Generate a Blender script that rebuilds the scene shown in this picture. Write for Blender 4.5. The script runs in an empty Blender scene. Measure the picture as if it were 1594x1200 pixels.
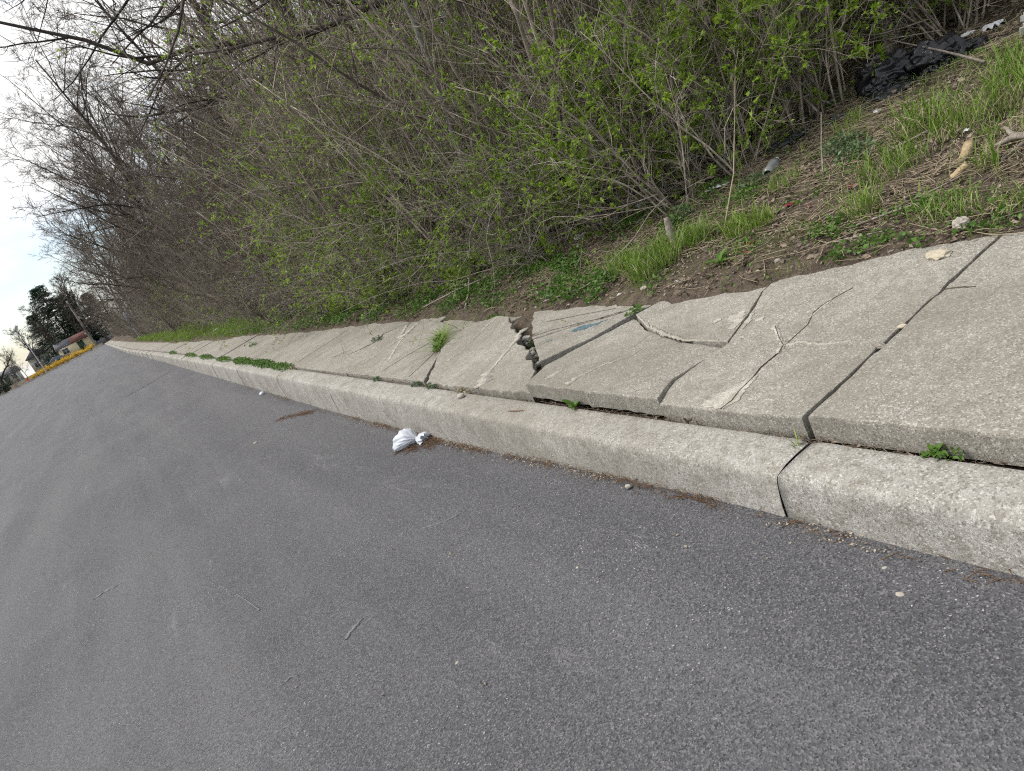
import bpy, bmesh, math, random
import numpy as np
from mathutils import Vector, Matrix, noise as mnoise

PI = math.pi
R = math.radians
scene = bpy.context.scene
col = scene.collection
rng = np.random.default_rng(11)
random.seed(5)

# ------------------------------------------------------------------ camera
EYE = 1.5
cam_data = bpy.data.cameras.new('camera')
cam = bpy.data.objects.new('camera', cam_data)
col.objects.link(cam)
scene.camera = cam
cam_data.sensor_fit = 'HORIZONTAL'
cam_data.sensor_width = 36.0
cam_data.lens = 36.0 * 1170.0 / 1594.0
cam_data.clip_start = 0.05
cam_data.clip_end = 3000
# rows: world X (across, to the sidewalk), Y (along the kerb), Z (up) seen in camera axes
cam.matrix_world = Matrix((
    (0.76659437, 0.51055699, -0.38944144, 0.0),
    (-0.47872086, 0.05019452, -0.87653115, 0.0),
    (-0.42797128, 0.85837758, 0.28289311, EYE),
    (0, 0, 0, 1)))

# ------------------------------------------------------------------ world, sun, exposure
SUN_EL, SUN_AZ = 56.0, -48.0          # azimuth measured from +Y towards +X
world = bpy.data.worlds.new('World')
scene.world = world
world.use_nodes = True
wn, wl = world.node_tree.nodes, world.node_tree.links
wn.clear()
out = wn.new('ShaderNodeOutputWorld')
bg = wn.new('ShaderNodeBackground'); bg.inputs[1].default_value = 0.12
sky = wn.new('ShaderNodeTexSky'); sky.sky_type = 'NISHITA'; sky.sun_disc = False
sky.sun_elevation = R(SUN_EL); sky.sun_rotation = R(SUN_AZ)
sky.air_density = 1.0; sky.dust_density = 1.5
tc = wn.new('ShaderNodeTexCoord')
mp = wn.new('ShaderNodeMapping'); mp.inputs['Scale'].default_value = (1.0, 1.0, 2.6)
nz = wn.new('ShaderNodeTexNoise'); nz.inputs['Scale'].default_value = 2.3
nz.inputs['Detail'].default_value = 6; nz.inputs['Roughness'].default_value = 0.55
rp = wn.new('ShaderNodeValToRGB')
rp.color_ramp.elements[0].position = 0.40; rp.color_ramp.elements[0].color = (0.06, 0.06, 0.06, 1)
rp.color_ramp.elements[1].position = 0.53; rp.color_ramp.elements[1].color = (1, 1, 1, 1)
mx = wn.new('ShaderNodeMixRGB'); mx.inputs[2].default_value = (6.2, 6.2, 6.2, 1)
wl.new(tc.outputs['Generated'], mp.inputs[0]); wl.new(mp.outputs[0], nz.inputs['Vector'])
wl.new(nz.outputs[0], rp.inputs[0]); wl.new(rp.outputs[0], mx.inputs[0])
wl.new(sky.outputs[0], mx.inputs[1]); wl.new(mx.outputs[0], bg.inputs[0]); wl.new(bg.outputs[0], out.inputs[0])

sun_d = bpy.data.lights.new('sun', 'SUN'); sun_d.energy = 2.6; sun_d.angle = R(20); sun_d.color = (1.0, 0.96, 0.9)
sun = bpy.data.objects.new('sun', sun_d); col.objects.link(sun)
el, az = R(SUN_EL), R(SUN_AZ)
to_sun = Vector((math.sin(az) * math.cos(el), math.cos(az) * math.cos(el), math.sin(el)))
sun.rotation_euler = to_sun.to_track_quat('Z', 'Y').to_euler()

vs = scene.view_settings
vs.view_transform = 'Standard'; vs.look = 'None'; vs.exposure = 0.64; vs.gamma = 1.0; vs.use_curve_mapping = False
scene.render.film_transparent = False
scene.cycles.max_bounces = 4; scene.cycles.diffuse_bounces = 2; scene.cycles.glossy_bounces = 1; scene.cycles.transmission_bounces = 2
scene.cycles.filter_width = 1.15
scene.cycles.use_adaptive_sampling = True; scene.cycles.adaptive_threshold = 0.02; scene.cycles.adaptive_min_samples = 24
scene.cycles.use_denoising = False

# ------------------------------------------------------------------ helpers
def tag(o, label=None, cat=None, group=None, kind=None):
    if label: o['label'] = label
    if cat: o['category'] = cat
    if group: o['group'] = group
    if kind: o['kind'] = kind
    return o

def empty(name, loc=(0, 0, 0), rz=0.0):
    o = bpy.data.objects.new(name, None); col.objects.link(o)
    o.location = loc; o.rotation_euler = (0, 0, rz); o.empty_display_size = 0.1
    return o

def mesh_np(name, V, faces, smooth=False):
    """V (n,3); faces: list of integer arrays (m,k)"""
    me = bpy.data.meshes.new(name)
    V = np.asarray(V, dtype=np.float32)
    me.vertices.add(len(V)); me.vertices.foreach_set('co', V.ravel())
    faces = [np.asarray(f, dtype=np.int32) for f in faces if len(f)]
    loops = np.concatenate([f.ravel() for f in faces])
    tot = np.concatenate([np.full(len(f), f.shape[1], dtype=np.int32) for f in faces])
    start = np.concatenate([[0], np.cumsum(tot)[:-1]]).astype(np.int32)
    me.loops.add(len(loops)); me.loops.foreach_set('vertex_index', loops)
    me.polygons.add(len(tot)); me.polygons.foreach_set('loop_start', start); me.polygons.foreach_set('loop_total', tot)
    if smooth: me.polygons.foreach_set('use_smooth', np.ones(len(tot), dtype=bool))
    me.update(calc_edges=True)
    return me

def link(name, me, mat, parent=None, loc=None):
    o = bpy.data.objects.new(name, me); col.objects.link(o)
    if mat is not None and len(me.materials) == 0: me.materials.append(mat)
    if parent: o.parent = parent
    if loc is not None: o.location = loc
    return o

class MB:
    """collects pieces into one mesh"""
    def __init__(s): s.V = []; s.F = {}; s.n = 0
    def add(s, V, F):
        V = np.asarray(V, dtype=np.float64).reshape(-1, 3)
        s.V.append(V)
        for f in F:
            f = np.asarray(f, dtype=np.int64)
            s.F.setdefault(f.shape[1], []).append(f + s.n)
        s.n += len(V)
    def mesh(s, name, smooth=False):
        return mesh_np(name, np.concatenate(s.V), [np.concatenate(v) for v in s.F.values()], smooth)
    def build(s, name, mat, parent=None, smooth=False, loc=None):
        return link(name, s.mesh(name, smooth), mat, parent, loc)
    def box(s, a, b):
        x0, y0, z0 = a; x1, y1, z1 = b
        s.add([(x0,y0,z0),(x1,y0,z0),(x1,y1,z0),(x0,y1,z0),(x0,y0,z1),(x1,y0,z1),(x1,y1,z1),(x0,y1,z1)],
              [[(0,3,2,1),(4,5,6,7),(0,1,5,4),(1,2,6,5),(2,3,7,6),(3,0,4,7)]])
    def tubes(s, P, Rd, sides=3):
        """P (k,n,3) polylines, Rd (k,n) radii"""
        P = np.asarray(P, float); Rd = np.asarray(Rd, float)
        if P.ndim == 2: P = P[None]; Rd = Rd[None]
        k, n, _ = P.shape
        if k == 0: return
        T = np.empty_like(P); T[:, 1:-1] = P[:, 2:] - P[:, :-2]; T[:, 0] = P[:, 1] - P[:, 0]; T[:, -1] = P[:, -1] - P[:, -2]
        T /= np.linalg.norm(T, axis=2, keepdims=True) + 1e-9
        m = T.mean(1); ref = np.zeros((k, 3)); ref[np.arange(k), np.argmin(np.abs(m), axis=1)] = 1
        U = np.cross(T, ref[:, None, :]); U /= np.linalg.norm(U, axis=2, keepdims=True) + 1e-9
        W = np.cross(T, U)
        a = np.arange(sides) * 2 * PI / sides
        ring = P[:, :, None, :] + Rd[:, :, None, None] * (np.cos(a)[None, None, :, None] * U[:, :, None, :] + np.sin(a)[None, None, :, None] * W[:, :, None, :])
        V = ring.reshape(-1, 3)
        base = (np.arange(k)[:, None, None] * n + np.arange(n - 1)[None, :, None]) * sides
        j = np.arange(sides)[None, None, :]; j2 = (j + 1) % sides
        F = np.stack([base + j, base + j2, base + sides + j2, base + sides + j], -1).reshape(-1, 4)
        fl = [F]
        if sides >= 5:
            caps = (np.arange(k)[:, None] * n + (n - 1)) * sides + np.arange(sides)[None]
            fl.append(caps)
        s.add(V, fl)

def unit(v): return v / (np.linalg.norm(v, axis=-1, keepdims=True) + 1e-9)

def wander(S, D, L, n, wob=0.1, grav=0.0, g=rng):
    """k random-walk polylines: starts S, directions D, lengths L"""
    k = len(S); P = np.empty((k, n, 3)); P[:, 0] = S; d = unit(np.array(D, float))
    st = (np.asarray(L) / (n - 1))[:, None]
    for i in range(1, n):
        d = unit(d + g.normal(0, wob, (k, 3)) + np.array([0, 0, grav]))
        P[:, i] = P[:, i - 1] + d * st
    return P

def sprout(P, L, R0, R1, m, t0, t1, a0, a1, lr, rr, g=rng, up=0.0):
    """m children on each polyline of P"""
    k, n, _ = P.shape
    t = g.uniform(t0, t1, (k, m)) * (n - 1)
    i = np.minimum(t.astype(int), n - 2); f = (t - i)[..., None]
    r = np.arange(k)[:, None]
    A, B = P[r, i], P[r, i + 1]
    S = (A * (1 - f) + B * f).reshape(-1, 3)
    T = unit((B - A).reshape(-1, 3))
    q = unit(np.cross(T, g.normal(0, 1, T.shape)))
    an = g.uniform(a0, a1, len(T))[:, None]
    D = unit(T * np.cos(an) + q * np.sin(an) + np.array([0, 0, up]))
    tt = (t / (n - 1)).reshape(-1)
    Lr = np.repeat(L, m); 
    L2 = Lr * g.uniform(lr * 0.6, lr * 1.25, len(tt)) * (1.1 - 0.55 * tt)
    rad = np.repeat(R0, m) * (1 - tt) + np.repeat(R1, m) * tt
    return S, D, L2, np.minimum(rad * 0.9, rad * rr + 0.0006)

def taper(k, n, r0, r1):
    t = np.linspace(0, 1, n)[None]
    return np.asarray(r0)[:, None] * (1 - t) + np.asarray(r1)[:, None] * t

def leaves(mb, P, D, ln, wd, fold=0.35, g=rng):
    k = len(P); D = unit(D)
    Sd = unit(np.cross(D, g.normal(0, 1, D.shape) + np.array([0, 0, 1.2])))
    N = np.cross(Sd, D)
    ln = np.asarray(ln)[:, None]; wd = np.asarray(wd)[:, None]
    mid = P + D * ln * 0.48
    V = np.stack([P, mid + Sd * wd * 0.5 + N * wd * fold * 0.5, P + D * ln - N * ln * 0.12, mid - Sd * wd * 0.5 + N * wd * fold * 0.5], 1).reshape(-1, 3)
    b = np.arange(k)[:, None] * 4
    mb.add(V, [np.concatenate([b + [0, 1, 2], b + [0, 2, 3]])])

def copy_tree(o, parent=None):
    c = o.copy(); col.objects.link(c)
    if parent: c.parent = parent
    for ch in list(o.children): copy_tree(ch, c)
    return c

# ------------------------------------------------------------------ materials
def new_mat(name):
    m = bpy.data.materials.new(name); m.use_nodes = True
    nt = m.node_tree; b = nt.nodes['Principled BSDF']
    return m, nt, b

def N(nt, t, **kw):
    n = nt.nodes.new(t)
    for k, v in kw.items():
        if k in n.inputs: n.inputs[k].default_value = v
        else: setattr(n, k, v)
    return n

def noise_n(nt, co, scale, detail=4, rough=0.55):
    n = N(nt, 'ShaderNodeTexNoise'); n.inputs['Scale'].default_value = scale
    n.inputs['Detail'].default_value = detail; n.inputs['Roughness'].default_value = rough
    nt.links.new(co, n.inputs['Vector']); return n.outputs[0]

def ramp(nt, fac, stops):
    r = N(nt, 'ShaderNodeValToRGB'); e = r.color_ramp.elements
    while len(e) < len(stops): e.new(0.5)
    for el_, (p, c) in zip(e, stops):
        el_.position = p; el_.color = (c, c, c, 1) if isinstance(c, (int, float)) else (*c, 1)
    nt.links.new(fac, r.inputs[0]); return r.outputs[0]

def mix(nt, fac, a, b, mode='MIX'):
    m = N(nt, 'ShaderNodeMixRGB', blend_type=mode)
    for s, v in ((0, fac), (1, a), (2, b)):
        if isinstance(v, (int, float)): m.inputs[s].default_value = v if s == 0 else (v, v, v, 1)
        elif isinstance(v, tuple): m.inputs[s].default_value = (*v, 1)
        else: nt.links.new(v, m.inputs[s])
    return m.outputs[0]

def bump(nt, h, strength, dist, b, prev=None):
    n = N(nt, 'ShaderNodeBump'); n.inputs['Strength'].default_value = strength; n.inputs['Distance'].default_value = dist
    nt.links.new(h, n.inputs['Height'])
    if prev: nt.links.new(prev, n.inputs['Normal'])
    nt.links.new(n.outputs[0], b.inputs['Normal']); return n.outputs[0]

def coords(nt, scale=None):
    g = N(nt, 'ShaderNodeNewGeometry')
    if not scale: return g.outputs['Position']
    m = N(nt, 'ShaderNodeMapping'); m.inputs['Scale'].default_value = scale
    nt.links.new(g.outputs['Position'], m.inputs[0]); return m.outputs[0]

def m_concrete(name, c0, c1, dark, grain=95, speck=0.6, grime=0.3):
    m, nt, b = new_mat(name); p = coords(nt)
    big = noise_n(nt, p, 2.2, 4, 0.65); med = noise_n(nt, p, 22, 3, 0.7); fine = noise_n(nt, p, grain * 2.2, 2, 0.8)
    c = mix(nt, ramp(nt, big, [(0.32, 0.0), (0.68, 1.0)]), c0, c1)
    c = mix(nt, ramp(nt, med, [(0.32, grime), (0.58, 0.0)]), c, dark)
    v = N(nt, 'ShaderNodeTexVoronoi'); v.inputs['Scale'].default_value = grain * 1.7; nt.links.new(p, v.inputs['Vector'])
    ag = N(nt, 'ShaderNodeSeparateColor'); nt.links.new(v.outputs['Color'], ag.inputs[0])
    c = mix(nt, ramp(nt, ag.outputs[0], [(0.0, 0.75 * speck), (0.28, 0.0)]), c, tuple(x * 0.42 for x in dark))
    c = mix(nt, ramp(nt, ag.outputs[1], [(0.72, 0.0), (1.0, 0.7 * speck)]), c, (0.66, 0.64, 0.60))
    c = mix(nt, ramp(nt, fine, [(0.36, 0.6 * speck), (0.52, 0.0)]), c, tuple(x * 0.45 for x in dark))
    bs = noise_n(nt, p, 0.9, 5, 0.7)
    c = mix(nt, ramp(nt, bs, [(0.42, 0.0), (0.62, 0.5)]), c, dark)
    st = noise_n(nt, p, 4.5, 5, 0.7)
    c = mix(nt, ramp(nt, st, [(0.50, 0.0), (0.70, 0.4)]), c, tuple(x * 0.8 for x in dark))
    nt.links.new(c, b.inputs['Base Color']); b.inputs['Roughness'].default_value = 0.92
    b.inputs['Specular IOR Level'].default_value = 0.25
    h = mix(nt, 0.5, fine, med); bump(nt, h, 0.9, 0.006, b)
    return m

def m_asphalt():
    m, nt, b = new_mat('asphalt'); p = coords(nt)
    big = noise_n(nt, p, 0.6, 4, 0.6); fine = noise_n(nt, p, 190, 2, 0.8)
    streak = noise_n(nt, coords(nt, (1.6, 0.10, 1)), 1.2, 4, 0.6)
    c = mix(nt, ramp(nt, big, [(0.3, 0.0), (0.7, 1.0)]), (0.052, 0.0515, 0.057), (0.080, 0.0795, 0.086))
    c = mix(nt, ramp(nt, streak, [(0.42, 0.0), (0.64, 0.75)]), c, (0.102, 0.1015, 0.106))
    v = N(nt, 'ShaderNodeTexVoronoi'); v.inputs['Scale'].default_value = 210; nt.links.new(p, v.inputs['Vector'])
    s = N(nt, 'ShaderNodeSeparateColor'); nt.links.new(v.outputs['Color'], s.inputs[0])
    c = mix(nt, ramp(nt, s.outputs[0], [(0.0, 0.8), (0.5, 0.0)]), c, (0.018, 0.018, 0.020))
    c = mix(nt, ramp(nt, s.outputs[1], [(0.6, 0.0), (1.0, 0.6)]), c, (0.20, 0.196, 0.20))
    patch = noise_n(nt, p, 1.4, 4, 0.65)
    sp = mix(nt, 1.0, ramp(nt, s.outputs[2], [(0.986, 0.0), (0.994, 1.0)]), ramp(nt, patch, [(0.45, 0.05), (0.64, 0.8)]), 'MULTIPLY')
    c = mix(nt, sp, c, (0.50, 0.48, 0.45))
    scuff = noise_n(nt, coords(nt, (1.5, 0.30, 1)), 2.4, 5, 0.8)
    sc = mix(nt, 1.0, ramp(nt, scuff, [(0.60, 0.0), (0.75, 0.55)]), ramp(nt, s.outputs[2], [(0.5, 0.0), (0.6, 1.0)]), 'MULTIPLY')
    c = mix(nt, sc, c, (0.30, 0.295, 0.29))
    nt.links.new(c, b.inputs['Base Color']); b.inputs['Roughness'].default_value = 0.8
    b.inputs['Specular IOR Level'].default_value = 0.35
    bump(nt, mix(nt, 0.5, v.outputs['Distance'], fine), 0.8, 0.005, b)
    return m

def m_soil():
    m, nt, b = new_mat('soil'); p = coords(nt)
    big = noise_n(nt, p, 1.1, 5, 0.6); med = noise_n(nt, p, 11, 4, 0.7); fine = noise_n(nt, p, 80, 3, 0.8)
    c = mix(nt, ramp(nt, med, [(0.3, 0.0), (0.68, 1.0)]), (0.034, 0.026, 0.020), (0.115, 0.09, 0.068))
    c = mix(nt, ramp(nt, fine, [(0.5, 0.0), (0.75, 0.7)]), c, (0.30, 0.25, 0.19))
    c = mix(nt, ramp(nt, big, [(0.5, 0.0), (0.7, 0.5)]), c, (0.07, 0.082, 0.032))
    nt.links.new(c, b.inputs['Base Color']); b.inputs['Roughness'].default_value = 0.95
    b.inputs['Specular IOR Level'].default_value = 0.1
    bump(nt, mix(nt, 0.4, med, fine), 1.0, 0.03, b)
    return m

def m_bark(name, a, c_, scale=18):
    m, nt, b = new_mat(name)
    t = N(nt, 'ShaderNodeTexCoord'); mp_ = N(nt, 'ShaderNodeMapping'); mp_.inputs['Scale'].default_value = (1, 1, 0.3)
    nt.links.new(t.outputs['Object'], mp_.inputs[0])
    n = noise_n(nt, mp_.outputs[0], scale, 5, 0.7)
    g = N(nt, 'ShaderNodeNewGeometry')
    c = mix(nt, ramp(nt, n, [(0.32, 0.0), (0.66, 1.0)]), a, c_)
    h = N(nt, 'ShaderNodeHueSaturation'); nt.links.new(c, h.inputs['Color'])
    rv = N(nt, 'ShaderNodeMapRange'); rv.inputs[3].default_value = 0.55; rv.inputs[4].default_value = 1.5
    nt.links.new(g.outputs['Random Per Island'], rv.inputs[0]); nt.links.new(rv.outputs[0], h.inputs['Value'])
    nt.links.new(h.outputs[0], b.inputs['Base Color']); b.inputs['Roughness'].default_value = 0.9
    b.inputs['Specular IOR Level'].default_value = 0.15
    bump(nt, n, 0.6, 0.01, b)
    return m

def m_leaf(name, a, c_, trans=0.35, rough=0.5):
    m, nt, b = new_mat(name); g = N(nt, 'ShaderNodeNewGeometry')
    oi = N(nt, 'ShaderNodeObjectInfo')
    f = mix(nt, 0.3, g.outputs['Random Per Island'], oi.outputs['Random'])
    c = mix(nt, f, a, c_)
    nt.links.new(c, b.inputs['Base Color']); b.inputs['Roughness'].default_value = rough
    b.inputs['Specular IOR Level'].default_value = 0.3
    tr = N(nt, 'ShaderNodeBsdfTranslucent'); nt.links.new(c, tr.inputs[0])
    ms = N(nt, 'ShaderNodeMixShader'); ms.inputs[0].default_value = trans
    o = nt.nodes['Material Output']
    nt.links.new(b.outputs[0], ms.inputs[1]); nt.links.new(tr.outputs[0], ms.inputs[2]); nt.links.new(ms.outputs[0], o.inputs[0])
    return m

def m_plain(name, a, c_=None, scale=20, rough=0.8, spec=0.3, bmp=0.0, bd=0.003, trans=0.0):
    m, nt, b = new_mat(name); t = N(nt, 'ShaderNodeTexCoord')
    n = noise_n(nt, t.outputs['Object'], scale, 5, 0.65)
    c = mix(nt, ramp(nt, n, [(0.33, 0.0), (0.67, 1.0)]), a, c_ or tuple(x * 0.75 for x in a))
    nt.links.new(c, b.inputs['Base Color']); b.inputs['Roughness'].default_value = rough
    b.inputs['Specular IOR Level'].default_value = spec
    if bmp: bump(nt, n, bmp, bd, b)
    if trans:
        tr = N(nt, 'ShaderNodeBsdfTranslucent'); nt.links.new(c, tr.inputs[0])
        ms = N(nt, 'ShaderNodeMixShader'); ms.inputs[0].default_value = trans
        nt.links.new(b.outputs[0], ms.inputs[1]); nt.links.new(tr.outputs[0], ms.inputs[2])
        nt.links.new(ms.outputs[0], nt.nodes['Material Output'].inputs[0])
    return m

MT = {}
MT['slab'] = m_concrete('walk_concrete', (0.250, 0.234, 0.202), (0.345, 0.324, 0.282), (0.170, 0.155, 0.125), 100, 0.75, 0.5)
MT['curb'] = m_concrete('curb_concrete', (0.32, 0.31, 0.282), (0.405, 0.395, 0.365), (0.18, 0.162, 0.13), 90, 0.75, 0.65)
MT['mortar'] = m_concrete('mortar', (0.42, 0.395, 0.34), (0.52, 0.49, 0.425), (0.27, 0.25, 0.21), 110, 0.7, 0.95)
MT['asphalt'] = m_asphalt()
MT['soil'] = m_soil()
MT['cane'] = m_bark('cane_bark', (0.13, 0.11, 0.088), (0.47, 0.41, 0.34))
MT['twig'] = m_bark('twig_bark', (0.11, 0.096, 0.078), (0.37, 0.33, 0.28))
MT['greytwig'] = m_bark('grey_twig_bark', (0.075, 0.063, 0.050), (0.205, 0.174, 0.142))
MT['dark'] = m_bark('dark_bark', (0.028, 0.024, 0.021), (0.075, 0.064, 0.053))
MT['pale'] = m_bark('pale_bark', (0.09, 0.085, 0.075), (0.30, 0.285, 0.265), 40)
MT['leaf'] = m_leaf('young_leaf', (0.10, 0.20, 0.018), (0.31, 0.43, 0.045), .45)
MT['leaf2'] = m_leaf('yellow_green_leaf', (0.12, 0.23, 0.02), (0.33, 0.45, 0.05), .45)
MT['olive'] = m_leaf('olive_bud_leaf', (0.14, 0.15, 0.035), (0.23, 0.22, 0.065))
MT['weed'] = m_leaf('weed_leaf', (0.055, 0.125, 0.020), (0.12, 0.22, 0.035))
MT['grass'] = m_leaf('grass_blade', (0.085, 0.17, 0.018), (0.22, 0.31, 0.05), 0.3)
MT['sage'] = m_leaf('sage_leaf', (0.075, 0.12, 0.055), (0.125, 0.185, 0.085), 0.25)
MT['dry'] = m_leaf('dry_straw', (0.22, 0.175, 0.115), (0.52, 0.44, 0.31), 0.2, 0.8)
MT['litter'] = m_leaf('dead_leaf', (0.05, 0.036, 0.027), (0.33, 0.265, 0.20), 0.1, 0.85)
MT['dry2'] = m_leaf('dry_chips', (0.10, 0.078, 0.055), (0.44, 0.37, 0.28), 0.1, 0.85)
MT['needle'] = m_leaf('rusty_needles', (0.10, 0.052, 0.025), (0.22, 0.125, 0.06), 0.1, 0.85)
MT['stone'] = m_plain('pebble_stone', (0.38, 0.35, 0.30), (0.26, 0.24, 0.205), 40, 0.85, 0.2, 0.4)
MT['chip'] = m_plain('pale_chip', (0.46, 0.405, 0.31), (0.34, 0.30, 0.23), 30, 0.9, 0.2, 0.4)
MT['crack'] = m_plain('dirt_filled_crack', (0.055, 0.045, 0.034), (0.10, 0.085, 0.062), 60, 0.95, 0.1)
MT['blue'] = m_plain('blue_paint', (0.022, 0.085, 0.125), (0.13, 0.165, 0.17), 55, 0.7, 0.3)
MT['bag'] = m_plain('thin_white_plastic', (0.72, 0.75, 0.80), (0.60, 0.64, 0.70), 14, 0.4, 0.4, 0.35, 0.004, 0.3)
MT['paper'] = m_plain('white_scrap', (0.70, 0.71, 0.74), (0.52, 0.53, 0.55), 18, 0.6, 0.3, 0.3, 0.004)
MT['black'] = m_plain('black_plastic', (0.010, 0.010, 0.012), (0.020, 0.020, 0.024), 9, 0.33, 0.5, 0.5, 0.01)
MT['red'] = m_plain('red_scrap', (0.20, 0.02, 0.02), (0.14, 0.015, 0.02), 20, 0.6)
MT['wood'] = m_plain('cut_wood', (0.40, 0.315, 0.19), (0.25, 0.19, 0.11), 30, 0.85, 0.2, 0.6, 0.006)
MT['drift'] = m_plain('weathered_wood', (0.30, 0.265, 0.225), (0.13, 0.11, 0.09), 34, 0.9, 0.15, 0.6, 0.006)
MT['cblock'] = m_plain('block_concrete', (0.42, 0.41, 0.385), (0.33, 0.32, 0.30), 30, 0.9, 0.2, 0.4)
MT['pvc'] = m_plain('clear_grey_plastic', (0.26, 0.27, 0.27), (0.20, 0.20, 0.20), 12, 0.25, 0.5, 0.2, 0.004)

# ------------------------------------------------------------------ the lie of the land
def lerp_tab(tab):
    xs = np.array([a for a, _ in tab], float); ys = np.array([b for _, b in tab], float)
    return lambda y: np.interp(y, xs, ys)
road_z = lerp_tab([(-30, 0), (2.2, 0), (3.3, -.03), (4.5, -.09), (7.5, -.14), (20, -.14), (45, 0.0), (90, .42), (150, 1.0), (220, 1.3), (900, 1.6)])
base_z = lerp_tab([(-30, 0), (25, 0), (45, .05), (90, .42), (150, 1.0), (220, 1.3), (900, 1.6)])
lip_z = lerp_tab([(-5, .24), (1.0, .235), (1.8, .226), (2.6, .214), (5, .192), (8, .180), (900, .178)])
def bend(y):
    y = np.asarray(y, float); a = np.clip(y - 8, 0, 49)
    return -0.00020 * a * a - 0.008 * np.clip(y - 57, 0, 1e4)
walk_w = lerp_tab([(-5, 1.36), (4, 1.30), (9, 1.22), (14, 1.06), (22, .85), (32, .72), (56, .75), (200, .75)])
soil_edge = lerp_tab([(-5, 3.12), (1.7, 3.07), (2.2, 3.03), (2.7, 2.90), (3.0, 2.80), (3.4, 2.74), (4.6, 2.79), (5.5, 2.75), (6.9, 2.78), (8.8, 2.78), (10.8, 2.70), (13, 2.63), (16.4, 2.60), (22, 2.45), (32, 2.30), (56, 2.45), (200, 2.5)])
thick_x = lerp_tab([(-2, 7.6), (2.4, 6.9), (3.1, 6.35), (3.4, 6.05), (3.8, 5.75), (4.05, 5.05), (4.6, 4.35), (5.2, 3.98), (5.9, 3.72), (6.8, 3.46), (8.4, 3.28), (10, 3.10), (13, 2.95), (34, 2.72), (60, 2.35), (150, 2.0)])
def walk_z(x, y): return base_z(y) + lip_z(y) + 0.04 * (np.asarray(x) - bend(y) - 1.65)

def fnoise(x, y, s, seed=0.0):
    x = np.atleast_1d(x); y = np.atleast_1d(y)
    return np.array([mnoise.noise((a * s, b * s, seed)) for a, b in zip(x.ravel(), y.ravel())]).reshape(x.shape)

def bank_z(x, y, rough=True):
    """soil behind the sidewalk (x right of its edge)"""
    x = np.asarray(x, float); y = np.asarray(y, float)
    e = soil_edge(y) + bend(y) * 0.6
    d = x - e
    z = walk_z(e, y) + np.where(d < 0, np.maximum(d * 0.35, -0.07), np.minimum(d * 0.4, 0.035)) + 0.115 * np.clip(d - 0.1, 0, 3.6) + 0.17 * np.clip(d - 3.7, 0, 16) + 0.03 * np.clip(d - 19.7, 0, 100)
    return z

def road_left(y): return -9.5 - np.where(np.asarray(y) > 45, 0.012 * (np.asarray(y) - 45.0) ** 2, 0)
FAR = 148.0
def far_y(x): return FAR + 0.02 * np.asarray(x)

# ------------------------------------------------------------------ structure: ground sheet
def axis(*segs):
    a = []
    for s, e, n in segs: a += list(np.linspace(s, e, n, endpoint=False))
    return np.array(a + [segs[-1][1]])
gx = axis((-900, -60, 14), (-60, -10, 16), (-10, -1, 7), (-1, 1.2, 10), (1.2, 1.64, 4), (1.64, 2.5, 14), (2.5, 5.6, 62), (5.6, 9, 34), (9, 22, 26), (22, 60, 10), (60, 900, 10))
gy = axis((-60, -4, 8), (-4, 0.6, 10), (0.6, 7.5, 115), (7.5, 16, 85), (16, 40, 80), (40, 160, 60), (160, 300, 14), (300, 1500, 10))
GX, GY = np.meshgrid(gx, gy)
Z = bank_z(GX, GY)
near = (GX > 2.2) & (GX < 12) & (GY > 0) & (GY < 42)
nzv = np.zeros_like(Z)
nzv[near] = 0.028 * fnoise(GX[near], GY[near], 2.1, 3.3) + 0.016 * fnoise(GX[near], GY[near], 7.0, 1.3) + 0.010 * fnoise(GX[near], GY[near], 19.0, 8.3)
Z = Z + nzv * np.clip((GX - soil_edge(GY) + 0.25) / 0.3, 0.25, 1)
xw = GX - bend(GY)
under = xw < 2.3                                        # below slabs, gap and curb
Z = np.where(under & (xw > 1.5), np.minimum(Z, walk_z(GX, GY) - 0.075), Z)
Z = np.where((xw > 1.5) & (xw <= 1.82), base_z(GY) + 0.128, Z)
Z = np.where((xw > 1.5) & (xw <= 1.95) & (GY > 18), np.minimum(road_z(GY), base_z(GY)) - 0.35, Z)
left = xw <= 1.5
rl = road_left(GY); fy = far_y(GX)
inside = (GX > rl - 0.3) & (GY < fy)
Z = np.where(left, np.where(inside, road_z(GY) - 0.35, road_z(GY) + 0.10 + 0.02 * np.clip(GY - fy, 0, 30)), Z)
far_side = (GY > fy) & ~left
Z = np.where(far_side, np.minimum(Z, 6.5), Z)
ny, nx = Z.shape
idx = np.arange(nx * ny).reshape(ny, nx)
Fq = np.stack([idx[:-1, :-1], idx[:-1, 1:], idx[1:, 1:], idx[1:, :-1]], -1).reshape(-1, 4)
ground = link('ground', mesh_np('ground', np.stack([GX, GY, Z], -1).reshape(-1, 3), [Fq], True), MT['soil'])
tag(ground, 'brown soil bank and verge behind the sidewalk', None, None, 'structure')
def gz(x, y):
    """height of the finished ground sheet (bilinear)"""
    i = int(np.clip(np.searchsorted(gx, x) - 1, 0, nx - 2)); j = int(np.clip(np.searchsorted(gy, y) - 1, 0, ny - 2))
    u = (x - gx[i]) / (gx[i + 1] - gx[i]); v = (y - gy[j]) / (gy[j + 1] - gy[j])
    return float((Z[j, i] * (1 - u) + Z[j, i + 1] * u) * (1 - v) + (Z[j + 1, i] * (1 - u) + Z[j + 1, i + 1] * u) * v)
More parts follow.
